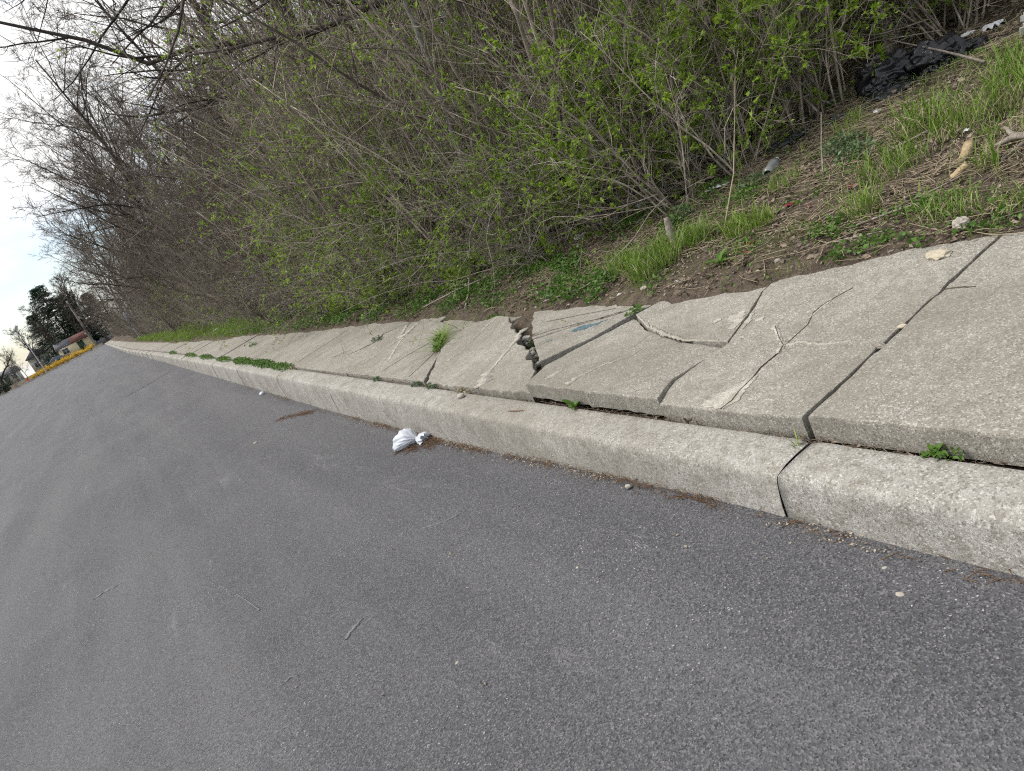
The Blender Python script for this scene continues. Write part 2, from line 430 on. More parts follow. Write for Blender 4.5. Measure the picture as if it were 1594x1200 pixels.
def gzv(x, y):
    x = np.asarray(x); y = np.asarray(y)
    i = np.clip(np.searchsorted(gx, x) - 1, 0, nx - 2); j = np.clip(np.searchsorted(gy, y) - 1, 0, ny - 2)
    u = (x - gx[i]) / (gx[i + 1] - gx[i]); v = (y - gy[j]) / (gy[j + 1] - gy[j])
    return (Z[j, i] * (1 - u) + Z[j, i + 1] * u) * (1 - v) + (Z[j + 1, i] * (1 - u) + Z[j + 1, i + 1] * u) * v

# ------------------------------------------------------------------ structure: road
ry = axis((-30, 0, 20), (0, 24, 96), (24, 148, 90))
V = []; nxr = 34
for y in ry:
    r_ = 1.56 + float(bend(y)); l_ = float(road_left(y))
    t = np.linspace(0, 1, nxr) ** 1.8
    xs = r_ + (l_ - r_) * t
    for x in xs:
        und = 0.012 * mnoise.noise((x * 0.5, y * 0.35, 2.0)) + 0.004 * mnoise.noise((x * 2, y * 2, 5.0))
        edge = max(0.0, 0.35 - abs(x - r_)) * 0.03
        V.append((x, y, float(road_z(y)) + und - edge))
idx = np.arange(len(V)).reshape(len(ry), nxr)
Fq = np.stack([idx[:-1, 1:], idx[:-1, :-1], idx[1:, :-1], idx[1:, 1:]], -1).reshape(-1, 4)
road = link('road', mesh_np('road', V, [Fq], True), MT['asphalt']); tag(road, kind='structure')
# pale kerb along the far side of the bend
mb = MB()
for a, b in zip(np.linspace(-60, 0.2, 31)[:-1], np.linspace(-60, 0.2, 31)[1:]):
    z = float(road_z(FAR)); mb.box((a, FAR - .9 + .02 * a, z - .3), (b - .02, FAR - .55 + .02 * a, z + .16))
tag(mb.build('far_curb', MT['curb']), kind='structure')

# ------------------------------------------------------------------ structure: curb stones
curb_bed = MB()
ys = np.linspace(-6, 147, 80)
for a, b in zip(ys[:-1], ys[1:]):
    x = float(bend(a)); curb_bed.box((x + 1.50, a, float(road_z(a)) - .5), (x + 1.66, b, min(float(road_z(a)), float(base_z(a))) - .2))
curb = curb_bed.build('curb', MT['curb']); tag(curb, kind='structure')
CURB_Y = [-3.6, 1.765, 7.45, 9.95, 13.2, 16.4, 19.6, 22.8, 26, 29.2, 32.4, 35.6, 38.8, 42, 45.2, 48.4, 51.6, 54.8, 60, 66, 72, 80, 90, 100, 115, 130, 146]
def curb_stone(y0, y1, seed):
    g = random.Random(seed)
    step = 0.045 if y0 < 8 else (0.15 if y0 < 30 else 0.8)
    n = max(3, int((y1 - y0) / step)); yy = np.linspace(y0 + .006, y1 - .006, n)
    prof = [(1.474, -.45), (1.476, -.05), (1.480, .045), (1.486, .110), (1.490, .136), (1.495, .150), (1.503, .160), (1.514, .1655), (1.56, .168), (1.61, .170), (1.66, .171), (1.690, .170), (1.698, .163), (1.700, .13), (1.700, -.45)]
    V = []
    for k, y in enumerate(yy):
        bx = float(bend(y)); zb = float(base_z(y)); lo = float(road_z(y))
        e = min(y - y0, y1 - y); endround = 0.012 * max(0, 1 - e / 0.05) if y0 < 20 else 0
        chip = max(0.0, mnoise.noise((y * 2.3, seed, 0.3)) - 0.2) * 0.07 + max(0.0, mnoise.noise((y * 9, seed, 4.3)) - 0.22) * 0.035 + max(0.0, mnoise.noise((y * 23, seed, 8.3)) - 0.2) * 0.012
        for i, (px, pz) in enumerate(prof):
            topness = 1.0 if 3 <= i <= 8 else 0.2
            jx = 0.0028 * mnoise.noise((y * 13, i * 1.7, seed + .5)) + 0.003 * mnoise.noise((y * 3, 7.0, seed))
            jz = 0.0020 * mnoise.noise((y * 11, i * 2.1, seed + 9.5)) + 0.004 * mnoise.noise((y * 1.3, 2.0, seed))
            z = zb + pz if pz > -.04 else lo + pz
            if i == 0 or i == 14: z = lo + pz
            V.append((bx + px + jx + (chip * topness if i < 9 else 0) * .55, y, z + jz - chip * topness * .6 * (i < 8) - endround * (4 <= i <= 12)))
    m = len(prof); idx = np.arange(n * m).reshape(n, m)
    F = np.stack([idx[:-1, :-1], idx[:-1, 1:], idx[1:, 1:], idx[1:, :-1]], -1).reshape(-1, 4)
    caps = np.stack([idx[0], idx[-1][::-1]])
    return mesh_np('curb_stone', V, [F, caps], True)
for i, (a, b) in enumerate(zip(CURB_Y[:-1], CURB_Y[1:])):
    if i == 1: b += 0.0
    o = link('curb_stone', curb_stone(a, b, i + 1.0), MT['curb'], curb)

# ------------------------------------------------------------------ structure: sidewalk slabs
mb = MB(); ys = np.concatenate([np.linspace(-5, 20, 40), np.linspace(21, 146, 50)])
for a, b in zip(ys[:-1], ys[1:]):
    x = float(bend(a)); z = float(walk_z(x + 1.7, a))
    mb.box((x + 1.84, a, z - .3), (x + 1.72 + float(walk_w(a)), b, z - .12))
walk = mb.build('sidewalk', MT['soil']); tag(walk, kind='structure')

def rough_poly(poly, step, jit, g):
    out_ = []
    n = len(poly)
    for i in range(n):
        a = Vector(poly[i]); b = Vector(poly[(i + 1) % n]); L = (b - a).length
        k = max(1, int(L / step)); d = (b - a) / max(L, 1e-6); nrm = Vector((-d.y, d.x))
        for j in range(k):
            q = a + (b - a) * (j / k)
            if j: q = q + nrm * g.gauss(0, jit) + d * g.gauss(0, jit * .5)
            out_.append((q.x, q.y))
    return out_

def slab(poly, zf, thick=0.10, step=0.05, jit=0.0016, bev=0.007, seed=1, mat='slab', parent=None, name='slab'):
    g = random.Random(seed)
    P = rough_poly(poly, step, jit, g)
    bm = bmesh.new()
    top = [bm.verts.new((x, y, zf(x, y))) for x, y in P]
    f = bm.faces.new(top)
    if f.normal.z == 0: f.normal_update()
    f.normal_update()
    if f.normal.z < 0: f.normal_flip()
    r = bmesh.ops.extrude_face_region(bm, geom=[f])
    nf = [e for e in r['geom'] if isinstance(e, bmesh.types.BMFace)][0]
    # the original face becomes the bottom
    for v in f.verts: v.co.z -= thick
    if f.is_valid: f.normal_flip()
    if bev:
        ed = [e for e in nf.edges]
        bmesh.ops.bevel(bm, geom=ed, offset=bev, segments=2, profile=0.6, affect='EDGES', clamp_overlap=True)
    bmesh.ops.recalc_face_normals(bm, faces=bm.faces)
    me = bpy.data.meshes.new(name); bm.to_mesh(me); bm.free()
    return link(name, me, MT[mat], parent or walk)

def plane_fit(pts):
    A = np.array([(x, y, 1) for x, y, z in pts]); b = np.array([z for *_, z in pts])
    s, *_ = np.linalg.lstsq(A, b, rcond=None)
    return lambda x, y: float(s[0] * x + s[1] * y + s[2])
wz = lambda x, y, d=0.0: float(walk_z(x, y)) + d
SLABS = {}
g_ = 0.007
def reg(y0, y1, seed, dz=0.0, tilt=0.0, mid=None):
    """a whole slab between two joints"""
    x0 = 1.735; w = float(walk_w((y0 + y1) / 2)); bx0, bx1 = float(bend(y0)), float(bend(y1))
    def zf(x, y): return wz(x, y, dz + tilt * (y - (y0 + y1) / 2))
    poly = [(x0 + bx0, y0 + g_), (x0 + w + bx0 + .02, y0 + g_), (x0 + w + bx1 + .02, y1 - g_), (x0 + bx1, y1 - g_)]
    st = 0.05 if y0 < 9 else (0.2 if y0 < 25 else 0.9)
    return slab(poly, zf, seed=seed, step=st, jit=0.0018 if y0 < 9 else 0.004, bev=.013 if y0 < 9 else .007)

reg(-3.0, -0.1, 90); reg(-0.1, 0.45, 91, .004)
s0 = reg(0.45, 1.785, 1, 0.012)
# slab cut by the long repaired crack
zB = plane_fit([(1.72, 1.8, wz(1.72, 1.8, .002)), (3.0, 1.8, wz(3.0, 1.8, .004)), (1.7, 2.58, wz(1.7, 2.58, .004)), (2.8, 2.82, wz(2.8, 2.82, .0))])
s1 = slab([(1.732, 1.804), (3.12, 1.804), (3.11, 2.86), (2.84, 2.835), (2.772, 2.826), (2.560, 2.725), (2.376, 2.660), (2.255, 2.615), (2.125, 2.638), (1.924, 2.658), (1.83, 2.625), (1.735, 2.575)], zB, seed=2, jit=.003, bev=.007)
# front piece, tipped up at its far corner above the curb
zA = plane_fit([(1.70, 3.67, wz(1.70, 3.67, .085)), (1.93, 3.80, wz(1.93, 3.8, .040)), (2.55, 3.67, wz(2.55, 3.67, -.012)), (2.22, 2.60, wz(2.22, 2.6, .006)), (1.72, 2.60, wz(1.72, 2.6, .010))])
sA = slab([(1.742, 2.582), (1.835, 2.632), (1.922, 2.666), (2.118, 2.646), (2.228, 2.625), (2.262, 2.80), (2.275, 2.98), (2.328, 3.17), (2.42, 3.42), (2.560, 3.68), (2.30, 3.735), (1.935, 3.80), (1.722, 3.70), (1.728, 3.2)], zA, seed=3, jit=.0035, thick=.088, bev=.008)
zBk = plane_fit([(2.61, 3.745, wz(2.61, 3.74, .004)), (2.74, 3.65, wz(2.74, 3.65)), (2.83, 2.84, wz(2.83, 2.84, -.004)), (2.24, 2.62, wz(2.24, 2.62, .002))])
sB = slab([(2.266, 2.632), (2.382, 2.674), (2.555, 2.738), (2.772, 2.838), (3.02, 2.87), (3.02, 3.60), (2.742, 3.645), (2.60, 3.70), (2.432, 3.41), (2.344, 3.165), (2.290, 2.97), (2.272, 2.80)], zBk, seed=4, jit=.003, bev=.004)
# sunken triangle with blue paint, in two pieces
zD = lambda x, y: wz(x, y, .034 - .055 * (x - 2.0))
sD2 = slab([(2.005, 3.975), (2.31, 3.80), (2.60, 3.755), (2.735, 3.69), (2.76, 3.80), (2.62, 3.93), (2.478, 4.235), (2.295, 4.50), (2.19, 4.31)], zD, seed=5, jit=.004)
sD1 = slab([(2.312, 4.53), (2.488, 4.255), (2.632, 3.945), (2.775, 3.81), (3.0, 3.80), (3.02, 5.22), (2.78, 5.22), (2.55, 4.90)], zD, seed=6, jit=.005)
# the heaved slab: its broken edge stands up
zC = plane_fit([(1.72, 5.30, wz(1.72, 5.3, .010)), (1.72, 5.25, wz(1.72, 5.25, .010)), (1.72, 4.6, wz(1.72, 4.6, .0)), (2.129, 5.798, wz(2.13, 5.8, .01)), (2.435, 5.794, wz(2.43, 5.79, .045)), (2.60, 5.164, wz(2.6, 5.16, .11)), (2.43, 4.772, wz(2.43, 4.77, .105)), (2.11, 4.14, wz(2.11, 4.14, .06)), (1.783, 3.854, wz(1.78, 3.85, .0)), (1.70, 3.70, wz(1.7, 3.7, -.02))])
sC = slab([(1.728, 5.30), (1.722, 4.4), (1.722, 3.69), (1.80, 3.84), (1.915, 3.90), (1.985, 4.03), (2.04, 4.20), (2.085, 4.22), (2.165, 4.42), (2.20, 4.56), (2.31, 4.70), (2.36, 4.86), (2.45, 5.02), (2.54, 5.20), (2.56, 5.40), (2.46, 5.72), (2.42, 5.80), (2.14, 5.79)], zC, seed=7, jit=.008, thick=.10, bev=.009)
# piece behind it, half buried
zG = lambda x, y: wz(x, y, -.012)
sG = slab([(2.44, 5.83), (2.60, 5.42), (2.80, 5.30), (3.0, 5.3), (3.0, 7.0), (2.72, 6.95), (2.60, 6.4)], zG, seed=8, jit=.005)
zF = lambda x, y: wz(x, y, .004)
sF2 = slab([(1.725, 7.38), (1.728, 5.335), (2.12, 5.825), (2.43, 5.835), (2.59, 6.42), (2.71, 6.98), (2.98, 7.04), (3.0, 7.78), (2.78, 7.66), (2.61, 7.52), (2.42, 7.42), (2.1, 7.385)], zF, seed=10, jit=.003)
zE = lambda x, y: wz(x, y, .0)
sE = slab([(1.722, 13.0), (1.724, 7.41), (2.1, 7.405), (2.42, 7.44), (2.60, 7.545), (2.77, 7.69), (3.0, 7.81), (2.98, 13.1), (2.62, 13.09)], zE, seed=11, jit=.003, step=.08)
JY = [13.05, 16.5, 19.4, 22.3, 25.2, 28.4, 31.6, 34.8, 38, 41.2, 44.4, 47.6, 51, 55, 60, 66, 73, 82, 92, 104, 118, 132, 145]
for i, (a, b) in enumerate(zip(JY[:-1], JY[1:])):
    reg(a, b, 20 + i, (0.0, .012, -.006, .006)[i % 4] * (1 if a < 40 else 0), 0.0)

# -- flat marks that lie on single slabs: repairs, fillings, paint
def strip(pts, w, zf, parent, mat, name, lift=.0028, jit=.42, seed=0, thick=.0025, step=.012):
    g = random.Random(seed)
    fine = []; ww = []
    for i in range(len(pts) - 1):
        a, b = Vector(pts[i]), Vector(pts[i + 1]); k = max(1, int((b - a).length / step))
        for j in range(k):
            t = j / k; fine.append(a.lerp(b, t)); ww.append(w[i] * (1 - t) + w[i + 1] * t)
    fine.append(Vector(pts[-1])); ww.append(w[-1])
    L, Rr = [], []
    for i, q in enumerate(fine):
        d = (fine[min(i + 1, len(fine) - 1)] - fine[max(i - 1, 0)]).normalized(); nrm = Vector((-d.y, d.x))
        q = q + nrm * g.gauss(0, .22) * ww[i]
        L.append(q + nrm * ww[i] * .5 * (1 + g.gauss(0, jit))); Rr.append(q - nrm * ww[i] * .5 * (1 + g.gauss(0, jit)))
    n = len(fine); V = []
    for up in (lift, lift - thick - .004):
        for q in L + Rr: V.append((q.x, q.y, zf(q.x, q.y) + up))
    F = []
    for i in range(n - 1):
        F += [(i, i + 1, n + i + 1, n + i), (2 * n + i, 2 * n + i + 1, i + 1, i), (n + i, n + i + 1, 3 * n + i + 1, 3 * n + i)]
    me = mesh_np(name, V, [np.array(F)])
    bm = bmesh.new(); bm.from_mesh(me); bmesh.ops.recalc_face_normals(bm, faces=bm.faces); bm.to_mesh(me); bm.free()
    return link(name, me, MT[mat], parent)
def patch(poly, zf, parent, mat, name, lift=.003, seed=0, jit=.006, step=.012):
    return slab(poly, lambda x, y: zf(x, y) + lift, thick=.006, step=step, jit=jit, bev=0, seed=seed, mat=mat, parent=parent, name=name)

patch([(1.745, 2.325), (1.742, 2.19), (1.80, 2.165), (1.93, 2.195), (1.985, 2.205), (1.955, 2.245), (1.886, 2.27), (1.833, 2.31)], zB, s1, 'mortar', 'mortar_patch', seed=1)
strip([(1.74, 2.20), (1.80, 2.195), (1.88, 2.215), (1.96, 2.222), (2.05, 2.245), (2.155, 2.24)], [.003, .004, .003, .002, .0015, .0015], zB, s1, 'crack', 'crack_line', lift=.0052, seed=2)
strip([(2.155, 2.235), (2.22, 2.258), (2.30, 2.352), (2.40, 2.455)], [.022, .030, .018, .026], zB, s1, 'mortar', 'crack_fill', seed=3)
strip([(2.16, 2.235), (2.22, 2.262), (2.30, 2.352), (2.39, 2.44)], [.005, .004, .0025, .003], zB, s1, 'crack', 'crack_line', lift=.0052, seed=3)
strip([(2.222, 2.262), (2.242, 2.184), (2.243, 2.12), (2.224, 2.06), (2.25, 1.95)], [.014, .022, .018, .010, .004], zB, s1, 'mortar', 'crack_fill', seed=4)
strip([(2.222, 2.255), (2.396, 2.263), (2.50, 2.31), (2.576, 2.307), (2.65, 2.28), (2.715, 2.25)], [.0015, .002, .002, .006, .003, .004], zB, s1, 'crack', 'crack_line', seed=5)
strip([(2.45, 2.295), (2.62, 2.30)], [.006, .016], zB, s1, 'mortar', 'crack_fill', seed=6, lift=.002)
patch([(2.52, 2.84), (2.565, 2.775), (2.525, 2.735), (2.46, 2.705), (2.385, 2.69), (2.375, 2.735), (2.44, 2.745), (2.47, 2.80)], zBk, sB, 'mortar', 'mortar_patch', seed=7)
patch([(2.53, 2.71), (2.47, 2.68), (2.40, 2.655), (2.38, 2.632), (2.44, 2.64), (2.52, 2.675)], zB, s1, 'mortar', 'mortar_patch', seed=8)
patch([(2.47, 2.92), (2.495, 2.89), (2.475, 2.86), (2.45, 2.88)], zBk, sB, 'mortar', 'mortar_patch', seed=9)
patch([(2.47, 2.62), (2.49, 2.59), (2.455, 2.565), (2.44, 2.60)], zB, s1, 'mortar', 'mortar_patch', seed=10)
strip([(2.275, 2.70), (2.285, 2.95), (2.35, 3.16), (2.44, 3.40), (2.585, 3.665)], [.006, .012, .022, .014, .007], zBk, sB, 'mortar', 'crack_fill', seed=11)
strip([(1.76, 3.335), (1.83, 3.33), (1.942, 3.307), (2.008, 3.269), (2.108, 3.186), (2.205, 3.183), (2.30, 3.12)], [.05, .03, .022, .02, .008, .005, .003], zA, sA, 'mortar', 'crack_fill', seed=12)
strip([(1.80, 3.60), (1.90, 3.56)], [.05, .03], zA, sA, 'mortar', 'crack_fill', seed=13, lift=.0015)
strip([(1.735, 4.37), (1.80, 4.43), (1.86, 4.47), (1.95, 4.49), (2.10, 4.545), (2.25, 4.60), (2.34, 4.68)], [.10, .085, .09, .03, .03, .05, .055], zC, sC, 'mortar', 'crack_fill', seed=14)
strip([(2.06, 5.30), (2.20, 5.33), (2.35, 5.36), (2.45, 5.39), (2.54, 5.36)], [.006, .012, .014, .05, .035], zC, sC, 'mortar', 'crack_fill', seed=15)
strip([(1.98, 5.36), (2.08, 5.35)], [.03, .012], zC, sC, 'mortar', 'crack_fill', seed=16)
strip([(1.735, 7.35), (1.85, 7.34), (2.196, 7.34), (2.40, 7.36), (2.46, 7.40), (2.60, 7.49), (2.74, 7.60)], [.05, .035, .04, .05, .12, .05, .03], zF, sF2, 'mortar', 'crack_fill', seed=17)
strip([(1.973, 6.734), (2.10, 6.92), (2.25, 7.14), (2.40, 7.33)], [.02, .03, .025, .04], zF, sF2, 'mortar', 'crack_fill', seed=18, lift=.002)
strip([(2.40, 7.46), (2.55, 7.66), (2.70, 7.88)], [.04, .03, .03], zE, sE, 'mortar', 'crack_fill', seed=19)
strip([(2.50, 12.0), (2.62, 12.1)], [.05, .05], zE, sE, 'mortar', 'crack_fill', seed=20)
strip([(1.76, 12.93), (2.0, 12.95), (2.3, 12.97)], [.06, .05, .015], zE, sE, 'mortar', 'crack_fill', seed=21)
for k, (y, dx) in enumerate([(9.9, .1), (14.4, .0), (15.1, .0), (17.6, .1), (18.3, 0), (20.6, 0), (23.4, 0)]):
    zz = zE if y < 13 else (lambda x, yy: wz(x, yy, .013))
    par = sE if y < 13 else walk
    if y < 13: strip([(1.74 + dx, y), (2.0, y + .06), (2.3, y + .05), (2.6, y + .12)], [.004, .010, .006, .008], zz, par, ('crack', 'mortar')[k % 2], ('crack_line', 'crack_fill')[k % 2], seed=30 + k)
strip([(1.80, 6.5), (2.1, 6.46), (2.3, 6.38)], [.002, .003, .002], zF, sF2, 'crack', 'crack_line', seed=41)
strip([(1.76, 5.72), (2.0, 5.86), (2.2, 5.98)], [.003, .004, .002], zF, sF2, 'crack', 'crack_line', seed=42)
strip([(2.05, 8.3), (2.2, 8.1), (2.36, 8.05), (2.5, 8.2), (2.62, 8.05)], [.01, .03, .05, .02, .015], zE, sE, 'crack', 'crack_line', seed=43)
strip([(1.98, 8.75), (2.03, 8.62), (2.12, 8.58)], [.008, .008, .006], zE, sE, 'crack', 'crack_line', seed=44)
z0 = lambda x, y: wz(x, y, .012)
strip([(2.612, 1.775), (2.618, 1.70), (2.616, 1.655)], [.004, .007, .004], z0, s0, 'crack', 'crack_line', seed=45)
strip([(2.74, 1.50), (2.735, 1.47), (2.74, 1.45)], [.004, .009, .005], z0, s0, 'crack', 'crack_line', seed=46)
patch([(2.404, 4.164), (2.44, 4.17), (2.478, 4.135), (2.50, 4.03), (2.555, 3.935), (2.50, 3.96), (2.435, 4.02), (2.395, 4.12)], zD, sD2, 'blue', 'paint_mark', seed=50, lift=.002)
patch([(2.256, 4.262), (2.27, 4.262), (2.29, 4.222), (2.272, 4.226)], zD, sD2, 'blue', 'paint_mark', seed=51, lift=.002)
strip([(2.33, 4.60), (2.43, 4.45), (2.56, 4.10), (2.66, 3.92)], [.008, .006, .005, .004], zD, sD1, 'crack', 'crack_line', seed=52)
strip([(2.58, 4.72), (2.66, 4.35), (2.72, 4.05)], [.006, .006, .004], zD, sD1, 'crack', 'crack_line', seed=53)
#@@STRUCT_END
# ------------------------------------------------------------------ plants: generators
def make_shrub(kind, seed):
    """returns (stems mesh, foliage mesh or None, leaf material key, bark key)"""
    g = np.random.default_rng(seed)
    st, lf = MB(), MB()
    if kind == 'leafy':   n0, h0, h1, spread, wob, m1, m2, lfn, bark, lm = 11, 1.2, 3.0, .60, .10, 11, 7, 8, 'cane', 'leaf'
    elif kind == 'cane':  n0, h0, h1, spread, wob, m1, m2, lfn, bark, lm = 12, 2.2, 4.8, .36, .06, 11, 6, 3, 'cane', 'leaf2'
    elif kind == 'bare':  n0, h0, h1, spread, wob, m1, m2, lfn, bark, lm = 15, 2.2, 4.6, .40, .085, 11, 7, 0.35, 'greytwig', 'olive'
    elif kind == 'brush': n0, h0, h1, spread, wob, m1, m2, lfn, bark, lm = 16, 1.5, 3.2, .50, .09, 9, 6, 1.2, 'twig', 'olive'
    elif kind == 'vine':  n0, h0, h1, spread, wob, m1, m2, lfn, bark, lm = 14, 1.6, 3.8, 1.5, .13, 9, 4, 2, 'twig', 'leaf2'
    else:                 n0, h0, h1, spread, wob, m1, m2, lfn, bark, lm = 16, .5, 1.15, .85, .12, 8, 5, 6, 'twig', 'leaf'
    S = np.zeros((n0, 3)); a = g.uniform(0, 2 * PI, n0); rr = np.sqrt(g.uniform(0, 1, n0)) * .28
    S[:, 0] = np.cos(a) * rr; S[:, 1] = np.sin(a) * rr; S[:, 2] = -.05
    sp = g.uniform(.1, 1, n0) * spread; a2 = a + g.normal(0, .7, n0)
    D = np.stack([np.cos(a2) * sp, np.sin(a2) * sp, np.ones(n0)], 1)
    L = g.uniform(h0, h1, n0); r0 = (L * g.uniform(.0018, .0048, n0) + .002) * (.6 if kind == 'vine' else 1); r1 = r0 * .25
    P = wander(S, D, L, 9, wob, {'low': -.05, 'vine': -.09}.get(kind, -.015), g); st.tubes(P, taper(n0, 9, r0, r1), 5)
    S1, D1, L1, q1 = sprout(P, L, r0, r1, m1, .06, .98, .35, 1.15, .36, .55, g, .10)
    P1 = wander(S1, D1, L1, 6, wob * 1.8, -.01, g); e1 = np.full(len(q1), .0011); st.tubes(P1, taper(len(q1), 6, q1, e1), 3)
    S2, D2, L2, q2 = sprout(P1, L1, q1, e1, m2, .15, 1.0, .4, 1.2, .42, .6, g, .05)
    L2 = np.maximum(L2, .06)
    P2 = wander(S2, D2, L2, 4, wob * 2.0, 0, g); st.tubes(P2, taper(len(q2), 4, np.maximum(q2, .0014), np.full(len(q2), .0009)), 3)
    # leaf clusters on the finest twigs, denser towards some sides so that clumps form
    w = np.array([mnoise.noise((p[0] * 2.1 + seed, p[1] * 2.1, p[2] * 2.1)) for p in P2[:, -1]])
    if kind in ('leafy', 'low'): keep = w > 0.0
    elif kind == 'cane': keep = w > .05
    else: keep = w > .10
    Pk = P2[keep]
    if len(Pk):
        reps = max(1, int(round(lfn))) if lfn >= 1 else 1
        if lfn < 1: Pk = Pk[g.uniform(0, 1, len(Pk)) < lfn]
        B_, Dn = [], []
        for _ in range(reps):
            t = g.uniform(.25, 1.0, len(Pk)) * 3; i = np.minimum(t.astype(int), 2); f = (t - i)[:, None]
            r = np.arange(len(Pk)); q = Pk[r, i] * (1 - f) + Pk[r, i + 1] * f
            tg = unit(Pk[r, i + 1] - Pk[r, i])
            for sgn in (1, -1):                                      # leaves stand in pairs
                side = unit(np.cross(tg, g.normal(0, 1, tg.shape))) * sgn
                B_.append(q); Dn.append(unit(tg * .8 + side * .9 + np.array([0, 0, .25])))
        B_ = np.concatenate(B_); Dn = np.concatenate(Dn)
        big = {'leafy': .038, 'cane': .036, 'bare': .018, 'brush': .022, 'low': .032, 'vine': .034}[kind]
        ln = g.uniform(.4, 1.45, len(B_)) * big
        leaves(lf, B_, Dn, ln, ln * g.uniform(.42, .6, len(B_)), .3, g)
    return st.mesh('stems', True), (lf.mesh('foliage') if lf.n else None), lm, bark

PROTO = {}
for kind, cnt in (('leafy', 4), ('cane', 4), ('bare', 4), ('brush', 3), ('low', 3), ('vine', 3)):
    PROTO[kind] = [make_shrub(kind, 100 + 17 * i + len(kind)) for i in range(cnt)]
# a second leaf colour for half of the leafy copies
def foliage_copy(me, mat):
    c = me.copy(); c.materials.clear(); c.materials.append(mat); return c
FOL = {}
for k, lst in PROTO.items():
    for i, (s, f, lm, bk) in enumerate(lst):
        s.materials.append(MT[bk])
        if f:
            f.materials.append(MT[lm])
            FOL[k, i] = [f, foliage_copy(f, MT['leaf2' if lm == 'leaf' else ('leaf' if lm == 'leaf2' else 'olive')])]

LAB = {'leafy': ('green leafing shrub', 'leafy_shrub'), 'cane': ('tall tan-caned shrub with sparse young leaves', 'cane_shrub'),
       'bare': ('bare grey twiggy shrub', 'bare_shrub'), 'brush': ('brownish olive brushwood shrub', 'brushwood_shrub'),
       'low': ('low green leafy bush', 'low_bush'), 'vine': ('tangle of arching thin vine', 'vine_tangle')}
def place_shrub(kind, x, y, sc, rz, lean=(0, 0), alt=0, where='in the thicket'):
    i = random.randrange(len(PROTO[kind])); s, f, lm, bk = PROTO[kind][i]
    t = empty(LAB[kind][1], (x, y, gz(x, y)), rz)
    t.rotation_euler = (lean[0], lean[1], rz); t.scale = (sc, sc, sc)
    tag(t, LAB[kind][0] + ' ' + where, 'vine' if kind == 'vine' else 'shrub', LAB[kind][0].replace('shrub', 'shrubs').replace('bush', 'bushes').replace('vine', 'vines').replace('brushes', 'brush') + ' ' + where)
    link('stems', s, None, t)
    if f:
        fo = link('foliage', FOL[kind, i][alt], None, t); fo['kind'] = 'stuff'
    return t

U = random.uniform
def row(y0, y1, dy, off, kinds, sc, jx=.25, where=''):
    y = y0
    while y < y1:
        x = float(thick_x(y)) + off + U(-jx, jx); yy = y + U(-.3, .3) * dy
        k = random.choice(kinds)
        if k == 'leafy' and 6.2 < yy < 13 and off > .3 and U(0, 1) < .32: k = random.choice(['cane', 'bare', 'cane', 'vine'])
        place_shrub(k, x, yy, U(*sc), U(0, 6.28), (U(-.16, .16), U(-.20, .14)), random.randrange(2), where)
        y += dy * U(.8, 1.2)
W1, W2, W3, W4, W5 = 'at the front edge of the near thicket', 'just inside the near thicket', 'deep inside the near thicket', 'along the middle stretch of the sidewalk', 'along the far end of the sidewalk'
row(4.5, 13, .50, .30, ['low', 'leafy', 'low', 'low', 'vine'], (.6, .95), .15, W1)
row(4.4, 12.5, .55, .12, ['low', 'leafy', 'low'], (.55, .85), .12, W1)
row(3.2, 13, .60, .65, ['leafy', 'cane', 'cane', 'leafy', 'vine'], (.75, 1.0), .25, W1)
row(2.6, 13, .60, 1.05, ['leafy', 'cane', 'cane', 'leafy', 'vine'], (.85, 1.15), .25, W2)
row(2.2, 14, .70, 1.7, ['cane', 'leafy', 'bare', 'leafy', 'vine'], (.95, 1.25), .25, W2)
row(2.0, 14, .85, 2.5, ['cane', 'leafy', 'leafy', 'vine'], (1.0, 1.35), .4, W3)
row(2.0, 15, 1.0, 3.6, ['cane', 'leafy', 'leafy'], (1.1, 1.5), .5, W3)
row(2.2, 15, 1.2, 5.0, ['leafy', 'bare', 'leafy'], (1.2, 1.6), .6, W3)
row(2.6, 16, 1.5, 6.8, ['leafy', 'bare', 'leafy'], (1.3, 1.8), .7, W3)
row(3.2, 16, 2.4, 9.5, ['bare', 'leafy'], (1.6, 2.1), .8, W3)
row(12, 30, .80, .40, ['brush', 'low', 'brush', 'leafy', 'vine', 'bare'], (.7, 1.0), .2, W4)
row(13, 30, 1.15, 1.2, ['bare', 'brush', 'bare'], (.95, 1.25), .25, W4)
row(14, 32, 1.5, 2.4, ['bare', 'bare', 'cane'], (1.1, 1.5), .4, W4)
row(14, 32, 2.0, 4.2, ['bare', 'bare', 'cane'], (1.3, 1.8), .6, W4)
row(15, 32, 2.6, 7.0, ['bare'], (1.5, 2.0), .8, W4)
row(30, 75, 2.1, .55, ['brush', 'brush', 'bare'], (.8, 1.15), .25, W5)
row(30, 75, 2.8, 1.9, ['bare', 'brush'], (1.1, 1.5), .4, W5)
row(32, 80, 4.0, 4.0, ['bare'], (1.4, 1.9), .6, W5)
row(75, 145, 4.5, .8, ['brush', 'bare'], (1.0, 1.5), .4, W5)

